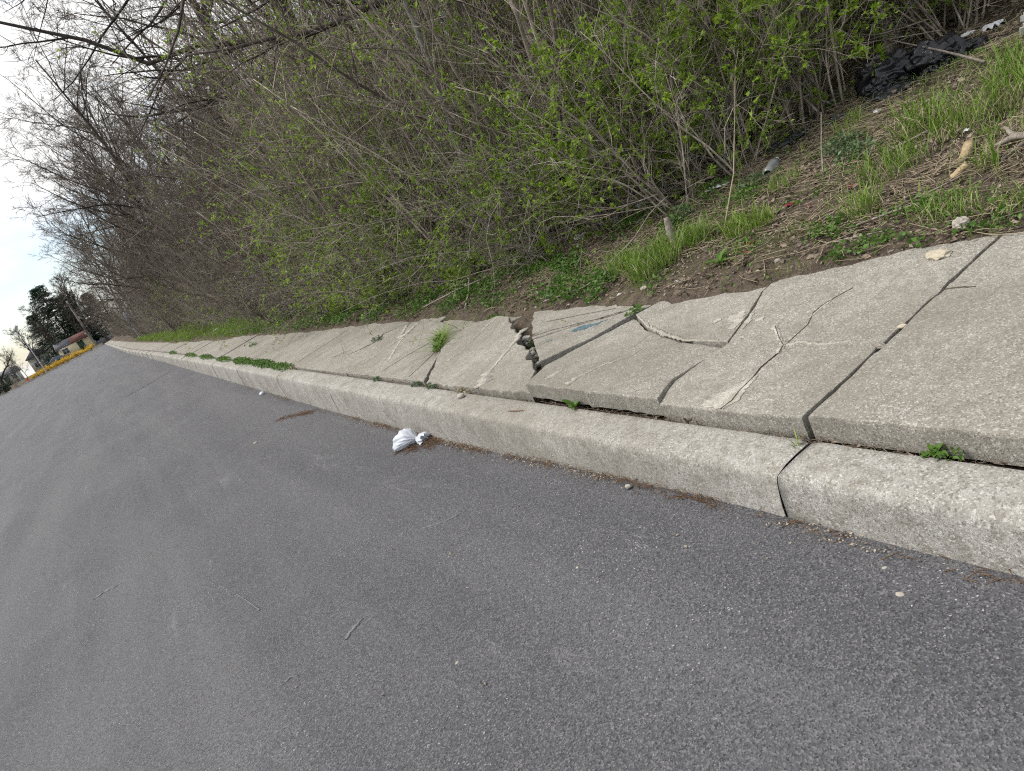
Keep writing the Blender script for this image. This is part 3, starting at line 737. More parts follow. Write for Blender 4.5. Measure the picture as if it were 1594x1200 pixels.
# ------------------------------------------------------------------ trees
def make_tree(seed, H, limbs=9, trunk_r=.11, t0=.25, lean=(0, 0), explicit=None, twig=(6, 6, 5), grav=0.0, leaf=0.0, ang=(.5, 1.15), lr=.42, tw=1.0):
    g = np.random.default_rng(seed); tr, cr, lf = MB(), MB(), MB()
    n = 13
    P = wander(np.array([[0, 0, -.15]]), np.array([[lean[0], lean[1], 1.0]]), np.array([H]), n, .045, .01, g)
    r0 = np.array([trunk_r]); r1 = np.array([trunk_r * .18])
    Rt = taper(1, n, r0, r1); Rt[0, 0] *= 1.5; Rt[0, 1] *= 1.08
    tr.tubes(P, Rt, 9)
    S1, D1, L1, q1 = sprout(P, np.array([H]), r0, r1, limbs, t0, .97, ang[0], ang[1], lr, .62, g, .12)
    P1 = wander(S1, D1, L1, 9, .11, .02 + grav, g); e1 = q1 * .22
    if explicit is not None:
        Pe = []
        for pts in explicit:
            pts = np.array(pts, float); s = np.linspace(0, len(pts) - 1, 9)
            q = np.stack([np.interp(s, np.arange(len(pts)), pts[:, c]) for c in range(3)], 1)
            q[1:] += g.normal(0, .05, (8, 3)); Pe.append(q)
        Pe = np.array(Pe); Le = np.linalg.norm(Pe[:, -1] - Pe[:, 0], axis=1)
        P1 = np.concatenate([Pe, P1]); L1 = np.concatenate([Le, L1]); qe = np.full(len(Pe), min(trunk_r * .34, .062))
        q1 = np.concatenate([qe, q1]); e1 = np.concatenate([qe * .22, e1])
    tr.tubes(P1, taper(len(q1), 9, q1, e1), 6)
    S2, D2, L2, q2 = sprout(P1, L1, q1, e1, twig[0], .15, 1.0, .4, 1.1, .46, .6, g, .06)
    P2 = wander(S2, D2, L2, 7, .14, .01 + grav, g); e2 = np.maximum(q2 * .25, .002); cr.tubes(P2, taper(len(q2), 7, q2, e2), 4)
    S3, D3, L3, q3 = sprout(P2, L2, q2, e2, twig[1], .12, 1.0, .4, 1.15, .46, .6, g, .03)
    L3 = np.maximum(L3, .18)
    P3 = wander(S3, D3, L3, 5, .17, grav, g); e3 = np.full(len(q3), .0022 * tw); cr.tubes(P3, taper(len(q3), 5, np.maximum(q3, .0035 * tw), e3), 3)
    if twig[2]:
        S4, D4, L4, q4 = sprout(P3, L3, np.maximum(q3, .0035), e3, twig[2], .15, 1.0, .4, 1.2, .55, .6, g, 0)
        L4 = np.maximum(L4, .12)
        P4 = wander(S4, D4, L4, 4, .2, grav, g); cr.tubes(P4, taper(len(q4), 4, np.full(len(q4), .0026 * tw), np.full(len(q4), .0016 * tw)), 3)
        if leaf:
            k = g.uniform(0, 1, len(P4)) < leaf; q = P4[k][:, -1]
            ln = g.uniform(.016, .034, len(q)); leaves(lf, q, g.normal(0, 1, (len(q), 3)) + [0, 0, .4], ln, ln * .6, .3, g)
    return tr.mesh('trunk', True), cr.mesh('crown', True), (lf.mesh('foliage') if lf.n else None)

def tree(proto, name, x, y, label, group=None, rz=0, sc=1.0, bark='dark', twig='greytwig', leafm='olive', lean=(0, 0)):
    t = empty(name, (x, y, gz(x, y))); t.rotation_euler = (lean[0], lean[1], rz); t.scale = (sc, sc, sc)
    tag(t, label, 'tree', group)
    tr, cr, lf = proto
    for me, mt in ((tr, bark), (cr, twig), (lf, leafm)):
        if me and len(me.materials) == 0: me.materials.append(MT[mt])
    link('trunk', tr, None, t); link('crown', cr, None, t)
    if lf: link('foliage', lf, None, t)['kind'] = 'stuff'
    return t

# the two big dark trees whose limbs reach out over the road
pr = make_tree(501, 9.0, 8, .25, .45, (.02, .03), explicit=[
    [(0, 0, 3.3), (-1.0, .4, 3.7), (-2.2, 1.0, 3.75), (-3.4, 1.2, 4.1), (-4.6, 1.6, 4.6)],
    [(0, 0, 3.9), (-1.2, -.3, 4.5), (-2.4, .2, 4.7), (-3.6, .5, 5.4)],
    [(0, 0, 4.4), (-1.0, 1.2, 5.3), (-2.2, 2.6, 6.1), (-3.4, 3.6, 7.2)],
    [(0, 0, 2.6), (-.6, .9, 3.0), (-1.5, 1.4, 3.0), (-2.5, 2.3, 3.5)]], twig=(9, 6, 5))
tree(pr, 'dark_limbed_tree', 5.15, 7.6, 'big dark trunk with long near-level limbs reaching out over the sidewalk', bark='dark', twig='dark')
pr = make_tree(502, 11.0, 9, .20, .4, (-.05, .02), explicit=[
    [(0, 0, 4.0), (-1.2, .2, 4.3), (-2.6, .6, 4.6), (-4.0, .6, 5.6), (-5.4, 1.2, 6.6)],
    [(0, 0, 5.0), (-1.4, 1.0, 5.8), (-3.0, 2.0, 6.4), (-4.6, 2.6, 7.8)],
    [(0, 0, 3.4), (-1.2, .9, 3.9), (-2.2, 1.6, 3.8), (-3.4, 2.2, 4.4)],
    [(0, 0, 6.0), (-1.2, 0, 7.2), (-2.8, 0.4, 8.4), (-4.2, .4, 9.8)]], twig=(9, 6, 5))
tree(pr, 'dark_limbed_tree', 5.6, 13.4, 'dark bare tree farther along whose limbs stand black against the sky', bark='dark', twig='dark')
# slim pale trunk leaning at the edge
pr = make_tree(503, 6.5, 7, .036, .4, (.0, .02), twig=(5, 5, 3), ang=(.4, .9), lr=.3)
tree(pr, 'pale_sapling', 3.80, 7.25, 'slim pale mottled trunk standing at the edge of the thicket', bark='pale', twig='twig')
pr = make_tree(504, 6.0, 6, .050, .45, (.05, .10), twig=(5, 5, 3), ang=(.4, .9), lr=.3)
for (x, y, rz, lab) in [(4.75, 6.25, .4, 'tan sapling trunk behind the tuft of litter in the middle of the thicket'), (6.1, 5.0, 2.0, 'slender brown sapling right of the middle, among green leaves'), (6.6, 4.35, 4.1, 'slender twin sapling just left of the black bags'), (7.2, 3.75, 1.0, 'slender sapling standing behind the black bags'), (5.0, 5.0, 3.0, 'slim trunk close to the thicket edge near the white scraps')]:
    tree(pr, 'slender_sapling', x, y, lab, 'slender saplings of the near thicket', rz, U(.85, 1.1), 'cane', 'twig')
# the wood behind
pool = [make_tree(510 + i, 8.5 + i, 12, .12 + .01 * i, .22, (U(-.1, .05), U(-.05, .05)), twig=(7, 6, 4), leaf=.05) for i in range(4)]
for i, (x, y, s) in enumerate([(8.6, 5.2, .9), (9.8, 7.0, 1), (8.2, 8.0, .85), (11.5, 6.0, 1.1), (13.5, 8.4, 1.1), (10.8, 9.8, 1), (7.4, 10.6, .9), (9.4, 12.5, 1), (12.6, 12.0, 1.1), (6.8, 16, .95), (9.2, 16.5, 1.05),
                                  (5.6, 18.2, .9), (7.6, 20.5, 1.05), (11, 19, 1.1), (16, 11, 1.3), (15.5, 16, 1.2), (17, 7.5, 1.2)]):
    tree(pool[i % 4], 'bare_tree', x, y, 'bare grey-brown tree of the wood behind the near thicket', 'bare trees behind the near thicket', U(0, 6.28), s * U(.92, 1.06), 'dark', 'greytwig', 'olive', (U(-.06, .06), U(-.12, .02)))
fpool = [make_tree(530 + i, 9.5 + i, 18, .10 + .01 * i, .12, (U(-.1, .05), U(-.05, .05)), twig=(8, 7, 4), leaf=.04, tw=2.1, lr=.48) for i in range(3)]
for i, (x, y, s) in enumerate([(5.2, 22.5, .8), (7.0, 25.5, 1.0), (10, 25, 1.1), (4.6, 27.5, .85), (7.4, 31, 1.05), (4.2, 32, .95), (14, 22, 1.1), (12, 30, 1.1), (6.8, 38, 1.1), (3.9, 37, 1.0), (9.5, 35, 1.2), (3.7, 42, 1.05), (6.0, 46, 1.15), (3.6, 48, 1.1), (6.6, 53, 1.15),
                                  (3.5, 54, 1.15), (3.4, 60, 1.2), (6.2, 64, 1.2), (3.4, 68, 1.2), (4.0, 76, 1.2), (3.2, 86, 1.2), (4.5, 98, 1.2), (2.8, 110, 1.1)]):
    tree(fpool[i % 3], 'bare_tree', x, y, 'bare grey-brown tree along the far stretch of the sidewalk', 'bare trees along the far sidewalk', U(0, 6.28), s * U(.85, 1.10), 'dark', 'greytwig', 'olive', (U(-.12, .12), U(-.24, -.02)))
# trees left of the far bend
lt = make_tree(560, 11.5, 16, .30, .06, (.05, 0), twig=(7, 6, 3), tw=7, lr=.5, ang=(.3, .9))
tree(lt, 'bare_tree', -16.2, 150.5, 'many-stemmed bare tree at the left edge of the picture', None, 1.0, 1.05, 'dark', 'dark')
for i, (x, y, s) in enumerate([(-7.6, 170, .95), (-2.6, 171, .9), (-11.4, 176, .75), (1.2, 160, .9), (-.4, 182, 1.2)]):
    tree(lt, 'bare_tree', x, y, 'bare tree standing around the dark conifers at the end of the road', 'bare trees round the conifers', 1.3 * i, s, 'dark', 'greytwig')
for i, (x, y, s) in enumerate([(-24, 172, .8), (-19.5, 170, .55), (-14.5, 174, .5), (-30, 165, 1.0), (-34, 185, 1.0), (-17, 182, .6)]):
    tree(fpool[i % 3], 'bare_tree', x, y, 'hazy bare tree far off beyond the bend', 'far trees beyond the bend', U(0, 6), s)
for i, (x, y, s) in enumerate([(-14.8, 150.8, 1.0), (-16.4, 151.6, 1.2), (-17.6, 150.6, 1.1), (-19.0, 151.5, 1.3), (-20.6, 150.8, 1.2), (-22.4, 151.4, 1.3), (-18.2, 153.0, 1.5)]):
    place_shrub('brush', x, y, s, i * 1.1, (0, 0), 0, 'beside the road across the bend')
#@@PLANTS_END
# ------------------------------------------------------------------ ground cover
def blades(mb, S, H, lean, w, g=rng, curl=.5):
    k = len(S); a = g.uniform(0, 2 * PI, k); ld = np.stack([np.cos(a), np.sin(a), np.zeros(k)], 1) * (np.asarray(lean) * g.uniform(.3, 1.2, k))[:, None]
    sd = np.stack([-np.sin(a + g.normal(0, .5, k)), np.cos(a), np.zeros(k)], 1) * (np.asarray(w) * .5)[:, None]
    H = np.asarray(H)[:, None]; up = np.array([0, 0, 1.0])
    V = []
    for t, ww in ((0, .8), (.4, 1.0), (.75, .75)):
        c = S + up * H * (t - curl * .35 * t ** 3) + ld * H * t ** 1.7
        V += [c + sd * ww, c - sd * ww]
    V.append(S + up * H * (1 - curl * .35) + ld * H)
    V = np.stack(V, 1).reshape(-1, 3); b = np.arange(k)[:, None] * 7
    mb.add(V, [np.concatenate([b + [0, 1, 3, 2], b + [2, 3, 5, 4]]), b + [4, 5, 6]])

def disc(g, n, r): 
    a = g.uniform(0, 2 * PI, n); q = np.sqrt(g.uniform(0, 1, n)) * r
    return np.cos(a) * q, np.sin(a) * q

def tuft(x, y, r, h, n, label, seed, mat='grass', dryn=0, name='grass_tuft', cat='grass', z=None, ry_=None):
    g = np.random.default_rng(seed); t = empty(name, (x, y, gz(x, y) if z is None else z)); mb = MB()
    px, py = disc(g, n, r)
    if ry_: py = py * ry_
    zz = (gzv(px + x, py + y) - gz(x, y)) if z is None else np.zeros(n)
    S = np.stack([px, py, zz - .01], 1)
    blades(mb, S, h * g.uniform(.45, 1.1, n), .25 + .75 * np.hypot(px, py) / r, g.uniform(.003, .0065, n), g)
    mb.build('blades', MT[mat], t)['kind'] = 'stuff'
    if dryn:
        mb = MB(); px, py = disc(g, dryn, r * 1.1); S = np.stack([px, py, np.zeros(dryn)], 1)
        blades(mb, S, h * g.uniform(.3, .8, dryn), np.full(dryn, 1.0), g.uniform(.002, .004, dryn), g, 1.2); mb.build('dry_blades', MT['dry'], t)['kind'] = 'stuff'
    tag(t, label, cat, 'grass tufts on the bank' if cat == 'grass' else None)
    return t
TU = [(3.16, 4.05, .20, .30, 330, 'largest bright green grass tuft, just behind the sunken broken slabs'),
      (3.24, 4.50, .14, .24, 170, 'grass tuft just left of the largest one behind the broken slabs'),
      (3.42, 3.90, .13, .26, 170, 'grass tuft just behind and right of the largest one'),
      (3.52, 3.50, .16, .24, 210, 'wide grass tuft behind the leafy rosette weed'),
      (3.48, 2.66, .10, .26, 120, 'narrow upright yellow-green tuft on the open bank'),
      (3.62, 2.74, .07, .16, 60, 'thin little tuft beside the narrow upright one'),
      (3.30, 2.12, .13, .18, 200, 'dense short tuft near the grey stone at the back of the sidewalk'),
      (3.98, 2.80, .20, .26, 230, 'loose yellow-green tuft on the bank left of the split logs'),
      (3.72, 2.14, .06, .26, 60, 'slim tall dark tuft just below the split logs'),
      (4.52, 2.86, .20, .34, 260, 'tall tuft on the upper bank below the black bags'),
      (4.60, 2.45, .22, .32, 280, 'tall spreading tuft at the right, above the driftwood'),
      (4.35, 2.60, .15, .26, 150, 'mid-height tuft between the two tall ones on the upper bank'),
      (5.02, 2.55, .22, .34, 240, 'tall grass tuft at the upper right below the concrete blocks'),
      (4.05, 3.62, .12, .18, 110, 'low tuft by the grey plastic bottle'),
      (3.30, 1.83, .10, .14, 90, 'small tuft at the right edge behind the sidewalk'),
      (4.10, 2.28, .07, .16, 60, 'little tuft growing beside the driftwood'),
      (4.90, 3.65, .10, .24, 80, 'tuft below the end of the black bags')]
for i, (x, y, r, h, n, lab) in enumerate(TU): tuft(x, y, r, h * .8, int(n * (1.35 if i < 4 else .85)), lab, 700 + i, dryn=int(n * (.2 if i < 4 else .55)))
tuft(2.30, 6.13, .042, .12, 240, 'upright grass clump growing in the slab gap left of the heaved slab', 730, z=wz(2.3, 6.13), ry_=7.5).rotation_euler = (0, 0, -.58)
tuft(2.48, 5.92, .05, .10, 16, 'few stray blades growing at the back of the heaved slab', 731, z=wz(2.4, 5.95))

def scatter(n, x0, x1, y0, y1, g, dens=None):
    x = g.uniform(x0, x1, n); y = g.uniform(y0, y1, n)
    k = (x > soil_edge(y) + bend(y) * .6 + .02)
    if dens is not None: k &= g.uniform(0, 1, n) < dens(x, y)
    return x[k], y[k]
g = np.random.default_rng(77)
# sparse green grass on the bank
cl = lambda x, y: np.clip(fnoise(x, y, 2.3, 6.0) * 2.2 + .15 + .15 * (x > 3.6), 0, 1)
x, y = scatter(22000, 2.7, 6.6, .8, 9, g, cl)
mb = MB(); blades(mb, np.stack([x, y, gzv(x, y) - .005], 1), g.uniform(.03, .13, len(x)), g.uniform(.3, 1.1, len(x)), g.uniform(.002, .0045, len(x)), g)
tag(mb.build('bank_grass', MT['grass']), 'thin green grass scattered over the soil bank', 'grass', None, 'stuff')
# the bright green grass strip along the far sidewalk
x, y = scatter(60000, 1.6, 3.5, 12.5, 66, g, lambda x, y: np.clip(fnoise(x, y, .7, 2.0) * 1.6 + .5, 0, 1) * np.clip((y - 12) / 8, .1, 1))
mb = MB(); blades(mb, np.stack([x, y, gzv(x, y) - .01], 1), g.uniform(.10, .34, len(x)), g.uniform(.2, .8, len(x)), g.uniform(.004, .010, len(x)), g)
tag(mb.build('verge_grass', MT['grass']), 'bright green grass growing along the far sidewalk edge', 'grass', None, 'stuff')
# matted straw
x, y = scatter(24000, 2.75, 7.2, .8, 10, g, lambda x, y: np.clip(fnoise(x, y, 1.7, 9.0) * 1.8 + .55, .1, 1) * np.clip((x - 2.85) / .5, .15, 1))
n = len(x); a = g.uniform(0, PI, n); L = g.uniform(.06, .30, n)
D = np.stack([np.cos(a), np.sin(a), g.normal(0, .12, n)], 1)
P = np.stack([x, y, gzv(x, y) + g.uniform(.006, .032, n)], 1)
P = np.stack([P - D * L[:, None] / 2, P + g.normal(0, .01, (n, 3)), P + D * L[:, None] / 2], 1); P[:, 0, 2] = np.maximum(P[:, 0, 2], gzv(P[:, 0, 0], P[:, 0, 1])); P[:, 2, 2] = np.maximum(P[:, 2, 2], gzv(P[:, 2, 0], P[:, 2, 1]))
mb = MB(); mb.tubes(P, np.repeat(g.uniform(.0012, .0030, n)[:, None], 3, 1), 3)
tag(mb.build('dead_straw', MT['dry']), 'dead straw and thin stems matted over the bank', 'straw', None, 'stuff')
# dead leaves and bark chips
x, y = scatter(46000, 2.66, 8.5, .8, 14, g, lambda x, y: np.clip(fnoise(x, y, 2.6, 4.0) * 1.4 + .6, .15, 1))
n = len(x); mb = MB(); D = g.normal(0, 1, (n, 3)) * [1, 1, .35]; ln = g.uniform(.014, .06, n)
leaves(mb, np.stack([x, y, gzv(x, y) + g.uniform(.004, .02, n)], 1), D, ln, ln * g.uniform(.35, .75, n), .5, g)
tag(mb.build('leaf_litter', MT['litter']), 'brown dead leaves and chips lying over the soil', 'leaf litter', None, 'stuff')
x, y = scatter(60000, 2.70, 5.6, .9, 7.5, g, lambda x, y: np.clip(fnoise(x, y, 3.4, 14.0) * 1.5 + .55, .1, 1) * np.clip((x - soil_edge(y)) / .35, .2, 1))
n = len(x); mb = MB(); D = g.normal(0, 1, (n, 3)) * [1, 1, .3]; ln = g.uniform(.008, .034, n)
leaves(mb, np.stack([x, y, gzv(x, y) + g.uniform(.003, .014, n)], 1), D, ln, ln * g.uniform(.2, .6, n), .5, g)
tag(mb.build('bark_crumbs', MT['dry2']), 'pale bark crumbs and dry chips strewn over the near bank', 'leaf litter', None, 'stuff')
# small round weeds at the foot of the thicket and along the back of the walk
def small_weeds(n, x0, x1, y0, y1, g, dens, size, h, label, name, mat='weed'):
    x, y = scatter(n, x0, x1, y0, y1, g, dens); k = len(x); mb = MB()
    P = np.repeat(np.stack([x, y, gzv(x, y)], 1), 5, 0); m = len(P)
    off = g.normal(0, 1, (m, 3)) * [.03, .03, 0] + np.stack([np.zeros(m), np.zeros(m), g.uniform(.005, h, m)], 1)
    ln = g.uniform(.6, 1.3, m) * size
    leaves(mb, P + off, g.normal(0, 1, (m, 3)) * [1, 1, .3] + [0, 0, .35], ln, ln * .65, .25, g)
    return tag(mb.build(name, MT[mat]), label, 'weeds', None, 'stuff')
small_weeds(9000, 2.6, 4.6, 6.6, 24, g, lambda x, y: np.clip(fnoise(x, y, 1.5, 12.) * 2 + .75 * (y > 9.2) + .1, 0, 1) * (x < soil_edge(y) + .75), .036, .10, 'low green ground cover creeping along the back of the far sidewalk', 'ground_cover')
small_weeds(6000, 2.7, 6.2, .9, 9, g, lambda x, y: np.clip(fnoise(x, y, 2.6, 21.) * 3 - .2, 0, 1), .026, .04, 'small green seedlings dotted over the soil bank', 'seedlings')
small_weeds(1200, 2.85, 3.45, 1.2, 3.0, g, lambda x, y: np.clip(fnoise(x, y, 4.1, 33.) * 3 - .1, 0, 1), .026, .05, 'clover-like weeds at the back edge of the near slabs', 'edge_weeds')

small_weeds(5200, 2.72, 4.4, 4.4, 9.6, g, lambda x, y: np.clip(fnoise(x, y, 2.2, 51.) * 2.4 + .12, 0, 1), .036, .09, 'patchy green weeds on the soil between broken slabs and thicket', 'bank_weeds')
# soft sage-green clumps on the upper bank
def clump(x, y, r, h, n, label, seed, mat='sage', size=.03, z=None, ry_=1.0, group=None, name='weed_clump'):
    g = np.random.default_rng(seed); t = empty(name, (x, y, gz(x, y) if z is None else z)); mb, ms = MB(), MB()
    px, py = disc(g, n, r); py = py * ry_; hz = h * np.sqrt(np.clip(1 - (np.hypot(px, py / ry_) / r) ** 2, 0, 1)) * g.uniform(.2, 1, n)
    P = np.stack([px, py, hz], 1)
    ln = g.uniform(.6, 1.3, n) * size
    leaves(mb, P, g.normal(0, 1, (n, 3)) * [1, 1, .5] + [0, 0, .5], ln, ln * .55, .3, g)
    mb.build('leaves', MT[mat], t)['kind'] = 'stuff'
    k = max(6, n // 14); S = P[:k] * [.3, .3, 0] + [0, 0, -.01]; ms.tubes(np.stack([S, (S + P[:k]) / 2 + [0, 0, .004], P[:k]], 1), np.full((k, 3), .0012), 3)
    ms.build('stems', MT['weed'], t)
    return tag(t, label, 'weed', group)
clump(4.52, 3.45, .16, .10, 320, 'soft grey-green clump on the bank below the thicket', 800)
clump(4.30, 3.20, .15, .09, 280, 'second grey-green clump, nearer the sidewalk', 801)
clump(4.22, 4.02, .12, .10, 220, 'grey-green clump beside the grey plastic bottle', 802)
clump(3.86, 4.45, .10, .12, 180, 'grey-green clump behind the pale stump', 803)
clump(4.02, 3.95, .16, .07, 240, 'leafy green clump between bottle and bank grass', 804, 'weed')
# weeds in the joint behind the curb
for i, (y, r, h, n, lab) in enumerate([(10.3, .62, .06, 420, 'nearest green weed mat over the joint behind the curb'), (11.6, .85, .09, 800, 'thick green weed mat hiding the joint behind the far curb'), (13.4, 1.0, .09, 900, 'long green weed mat on the far curb'), (15.7, .9, .06, 420, 'thin green weed mat farther along the curb'), (18.4, 1.2, .08, 500, 'green weed mat on the distant curb'), (21.8, 1.3, .08, 500, 'small distant weed mat on the curb'), (27, 1.0, .1, 300, 'farthest weed mat on the curb')]):
    clump(1.69 + float(bend(y)), y, .085, h, n, lab, 820 + i, 'weed', .032, float(base_z(y)) + .168, r / .085, 'weed mats along the curb joint', 'weed_mat')
clump(2.27, 6.10, .04, .07, 190, 'leafy weed strip growing in the slab gap among the grass clump', 730, 'weed', .028, wz(2.27, 6.1), 7.0).rotation_euler = (0, 0, -.58)
clump(2.36, 8.06, .055, .05, 110, 'dry moss and weed filling a spalled crack in the slab', 831, 'sage', .022, wz(2.36, 8.06), 2.4)
clump(2.64, 3.76, .05, .05, 46, 'small leafy weed at the corner of the raised slab', 832, 'weed', .030, wz(2.62, 3.76, -.01))
clump(2.62, 5.62, .085, .07, 130, 'green weed behind the peak of the heaved slab', 833, 'weed', .032, wz(2.62, 5.7), 1.8)
clump(2.20, 15.0, .08, .05, 90, 'weed in a far slab crack', 834, 'weed', .03, wz(2.2, 15.0), 2.5)
clump(1.712, 1.30, .026, .03, 26, 'bright small weed in the joint behind the near curb', 835, 'weed', .024, .17, 2.0)
clump(2.33, 4.62, .03, .05, 40, 'tiny weed inside the deep break beside the heaved slab', 836, 'weed', .02, wz(2.3, 4.6, -.06), 1.6)
clump(2.06, 4.03, .03, .05, 40, 'tiny weed low in the break between slabs', 837, 'weed', .02, wz(2.06, 4.03, -.06), 1.4)
for i, (y, lab) in enumerate([(4.62, 'dry brown tuft on the joint beside the rounded stone'), (5.15, 'dry mossy tuft on the joint at the heaved slab'), (5.45, 'second dry mossy tuft on the joint'), (6.4, 'small mossy tuft on the joint left of the bag'), (9.75, 'brown withered tuft at the near end of the weed mats')]):
    clump(1.705, y, .03, .03, 90, lab, 840 + i, 'dry' if i in (0, 4) else 'sage', .02, .168, 3.0)
tuft(1.66, 1.795, .012, .07, 7, 'few thin grass blades in the curb joint', 850, z=.165)

# broad-leaved weeds, each leaf its own part
def rosette(x, y, z, n, ln, label, seed, up=.5, w=.32):
    g = random.Random(seed); t = empty('leafy_weed', (x, y, z))
    for i in range(n):
        a = i * 2.4 + g.uniform(-.3, .3); L = ln * g.uniform(.6, 1.1); e = g.uniform(up * .3, up * 1.3)
        V = []; F = []
        for j in range(6):
            s = j / 5; wd = L * w * math.sin(PI * min(.97, s * .85 + .12)) ** .9 * (.55 if j == 0 else 1); 
            if j == 5: wd = .002
            zz = math.sin(e) * L * s - .35 * L * s * s * math.cos(e); rr = math.cos(e) * L * s
            for k in (-1, 0, 1): V.append((rr, k * wd * .5, zz + abs(k) * wd * .22))
        for j in range(5):
            for k in range(2): F.append((j * 3 + k, j * 3 + 3 + k, j * 3 + 4 + k, j * 3 + 1 + k))
        o = link('leaf', mesh_np('leaf', V, [np.array(F)], True), MT['weed'], t); o.rotation_euler = (0, 0, a)
    return tag(t, label, 'weed', None)
rosette(3.06, 3.36, gz(3.06, 3.36) + .01, 11, .13, 'leafy rosette weed with long pointed leaves on bare soil behind the slabs', 1, .8, .30)
rosette(1.705, 3.235, .165, 9, .10, 'broad-leaved dandelion-like weed below the raised slab edge', 2, .9, .36)
rosette(1.712, 1.33, .17, 6, .05, 'tiny broad-leaved weed in the near curb joint', 3, .8, .5)

# ------------------------------------------------------------------ debris
def blob(name, size, seed, mat, loc, rz=0, ridge=.5, freq=2.2, sub=3, flat=0.0, parent=None, tilt=(0, 0)):
    bm = bmesh.new(); bmesh.ops.create_icosphere(bm, subdivisions=sub, radius=1.0)
    for v in bm.verts:
        p = v.co.copy(); q = p * freq + Vector((seed * 3.1, seed * 1.7, seed))
        d = 1 - abs(mnoise.noise(q)) * 1.8; d2 = 1 - abs(mnoise.noise(q * 2.3)) * 2
        d3 = 1 - abs(mnoise.noise(q * 5.1)) * 2.2
        soft = mat in ('bag', 'black')
        v.co = p * (1 + ridge * (d * .5 + d2 * (.12 if soft else .22) + d3 * (.02 if soft else .08) - .33))
        v.co.z = max(v.co.z, -1 + flat * 1.6)
    for v in bm.verts: v.co = Vector((v.co.x * size[0], v.co.y * size[1], v.co.z * size[2]))
    zmin = min(v.co.z for v in bm.verts)
    for v in bm.verts: v.co.z -= zmin
    for f in bm.faces: f.smooth = mat in ('bag', 'black', 'pvc')
    me = bpy.data.meshes.new(name); bm.to_mesh(me); bm.free()
    o = link(name, me, MT[mat], parent, loc); o.rotation_euler = (tilt[0], tilt[1], rz); return o
def sheet(name, w, l, seed, mat, loc, rz=0, amp=.25, n=10, parent=None, arch=.3):
    """a crumpled piece of plastic or paper, a few mm thick"""
    V = []
    for i in range(n):
        for j in range(n):
            u, v = i / (n - 1) - .5, j / (n - 1) - .5
            zz = amp * w * (1 - abs(mnoise.noise((u * 3.1 + seed, v * 3.1, seed * .7))) * 2.2) * .5 + amp * w * .4 * mnoise.noise((u * 7, v * 7, seed)) + arch * w * (.25 - u * u - v * v)
            e = 1 + .25 * mnoise.noise((u * 2.3, v * 2.3, seed + 5))
            V.append((u * w * e, v * l * e, zz))
    V = np.array(V); V[:, 2] -= np.percentile(V[:, 2], 8)
    V2 = np.concatenate([V, V - [0, 0, .0025]])
    idx = np.arange(n * n).reshape(n, n); F = np.stack([idx[:-1, :-1], idx[1:, :-1], idx[1:, 1:], idx[:-1, 1:]], -1).reshape(-1, 4)
    ed = np.concatenate([idx[0], idx[1:, -1], idx[-1, -2::-1], idx[-2:0:-1, 0]])
    nx_ = np.roll(ed, -1); m = n * n
    Fs = np.stack([ed, nx_, nx_ + m, ed + m], -1)
    o = link(name, mesh_np(name, V2, [F, (F + m)[:, ::-1], Fs], True), MT[mat], parent, loc); o.rotation_euler = (0, 0, rz); return o

# thin white bag lying in the gutter
zb = float(road_z(5.2)) - .012
t = empty('plastic_bag', (1.39, 5.07, zb), .42)
def pleated(name, prof, amp, k, seed, parent, zsq=.75, open_end=False):
    """thin film gathered at a knot: rings of radius r at distance s, pleated k times"""
    V = []; n = 72
    for s, r, lift, a in prof:
        for i in range(n):
            th = 2 * PI * i / n
            nn = mnoise.noise((math.cos(th) * 1.6 + seed, math.sin(th) * 1.6, s * 14)); n2 = mnoise.noise((math.cos(th) * 4 + seed, math.sin(th) * 4, s * 30))
            rr = r * (1 + amp * a * (abs(math.sin(k * th * .5 + 5 * nn)) - .5) + .45 * nn + .28 * (abs(n2) - .2))
            V.append((rr * math.cos(th), s + .012 * n2, max(.003 + .004 * abs(n2), rr * math.sin(th) * zsq + lift)))
    m = len(prof); idx = np.arange(m * n).reshape(m, n); F = np.stack([idx[:-1], np.roll(idx[:-1], -1, 1), np.roll(idx[1:], -1, 1), idx[1:]], -1).reshape(-1, 4)
    o = link(name, mesh_np(name, V, [F], True), MT['bag'], parent); return o
pleated('bag_body', [(.0, .012, .045, 1), (.02, .03, .05, 1), (.05, .062, .056, .9), (.09, .085, .058, .6), (.13, .092, .055, .45), (.17, .080, .045, .4), (.20, .050, .032, .5), (.215, .012, .02, .6)], .32, 9, 1.3, t)
pleated('bag_neck', [(.0, .012, .045, 1), (-.02, .022, .042, 1), (-.05, .042, .036, 1), (-.08, .055, .030, .9), (-.10, .06, .024, 1)], .6, 7, 4.4, t)
tag(t, 'crumpled translucent white plastic bag lying in the gutter against the curb', 'bag')
tag(blob('plastic_scrap', (.032, .045, .03), 2.0, 'bag', (1.40, 11.25, -.145), .5, .7, 2.4, 3, .3), 'small crumpled white plastic farther along the gutter', 'litter')
tag(blob('curb_stone_pebble'.replace('curb_stone_', 'round_'), (.024, .030, .019), 1.0, 'stone', (1.635, 4.50, .171), .2, .12, 1.2, 3, .2), 'rounded pale pebble resting on the curb top near the joint', 'stone')
tag(blob('flat_stone', (.060, .042, .016), 6.0, 'chip', (2.955, 1.985, wz(2.955, 1.985)), 1.0, .5, 1.3, 3, .3), 'flat buff stone chip lying at the back of the near slab', 'stone')
tag(blob('bank_stone', (.036, .032, .03), 7.0, 'stone', (3.17, 1.99, gz(3.17, 1.99)), .4, .7, 1.6, 3, .2), 'grey-white stone on the soil just behind the near slab', 'stone')
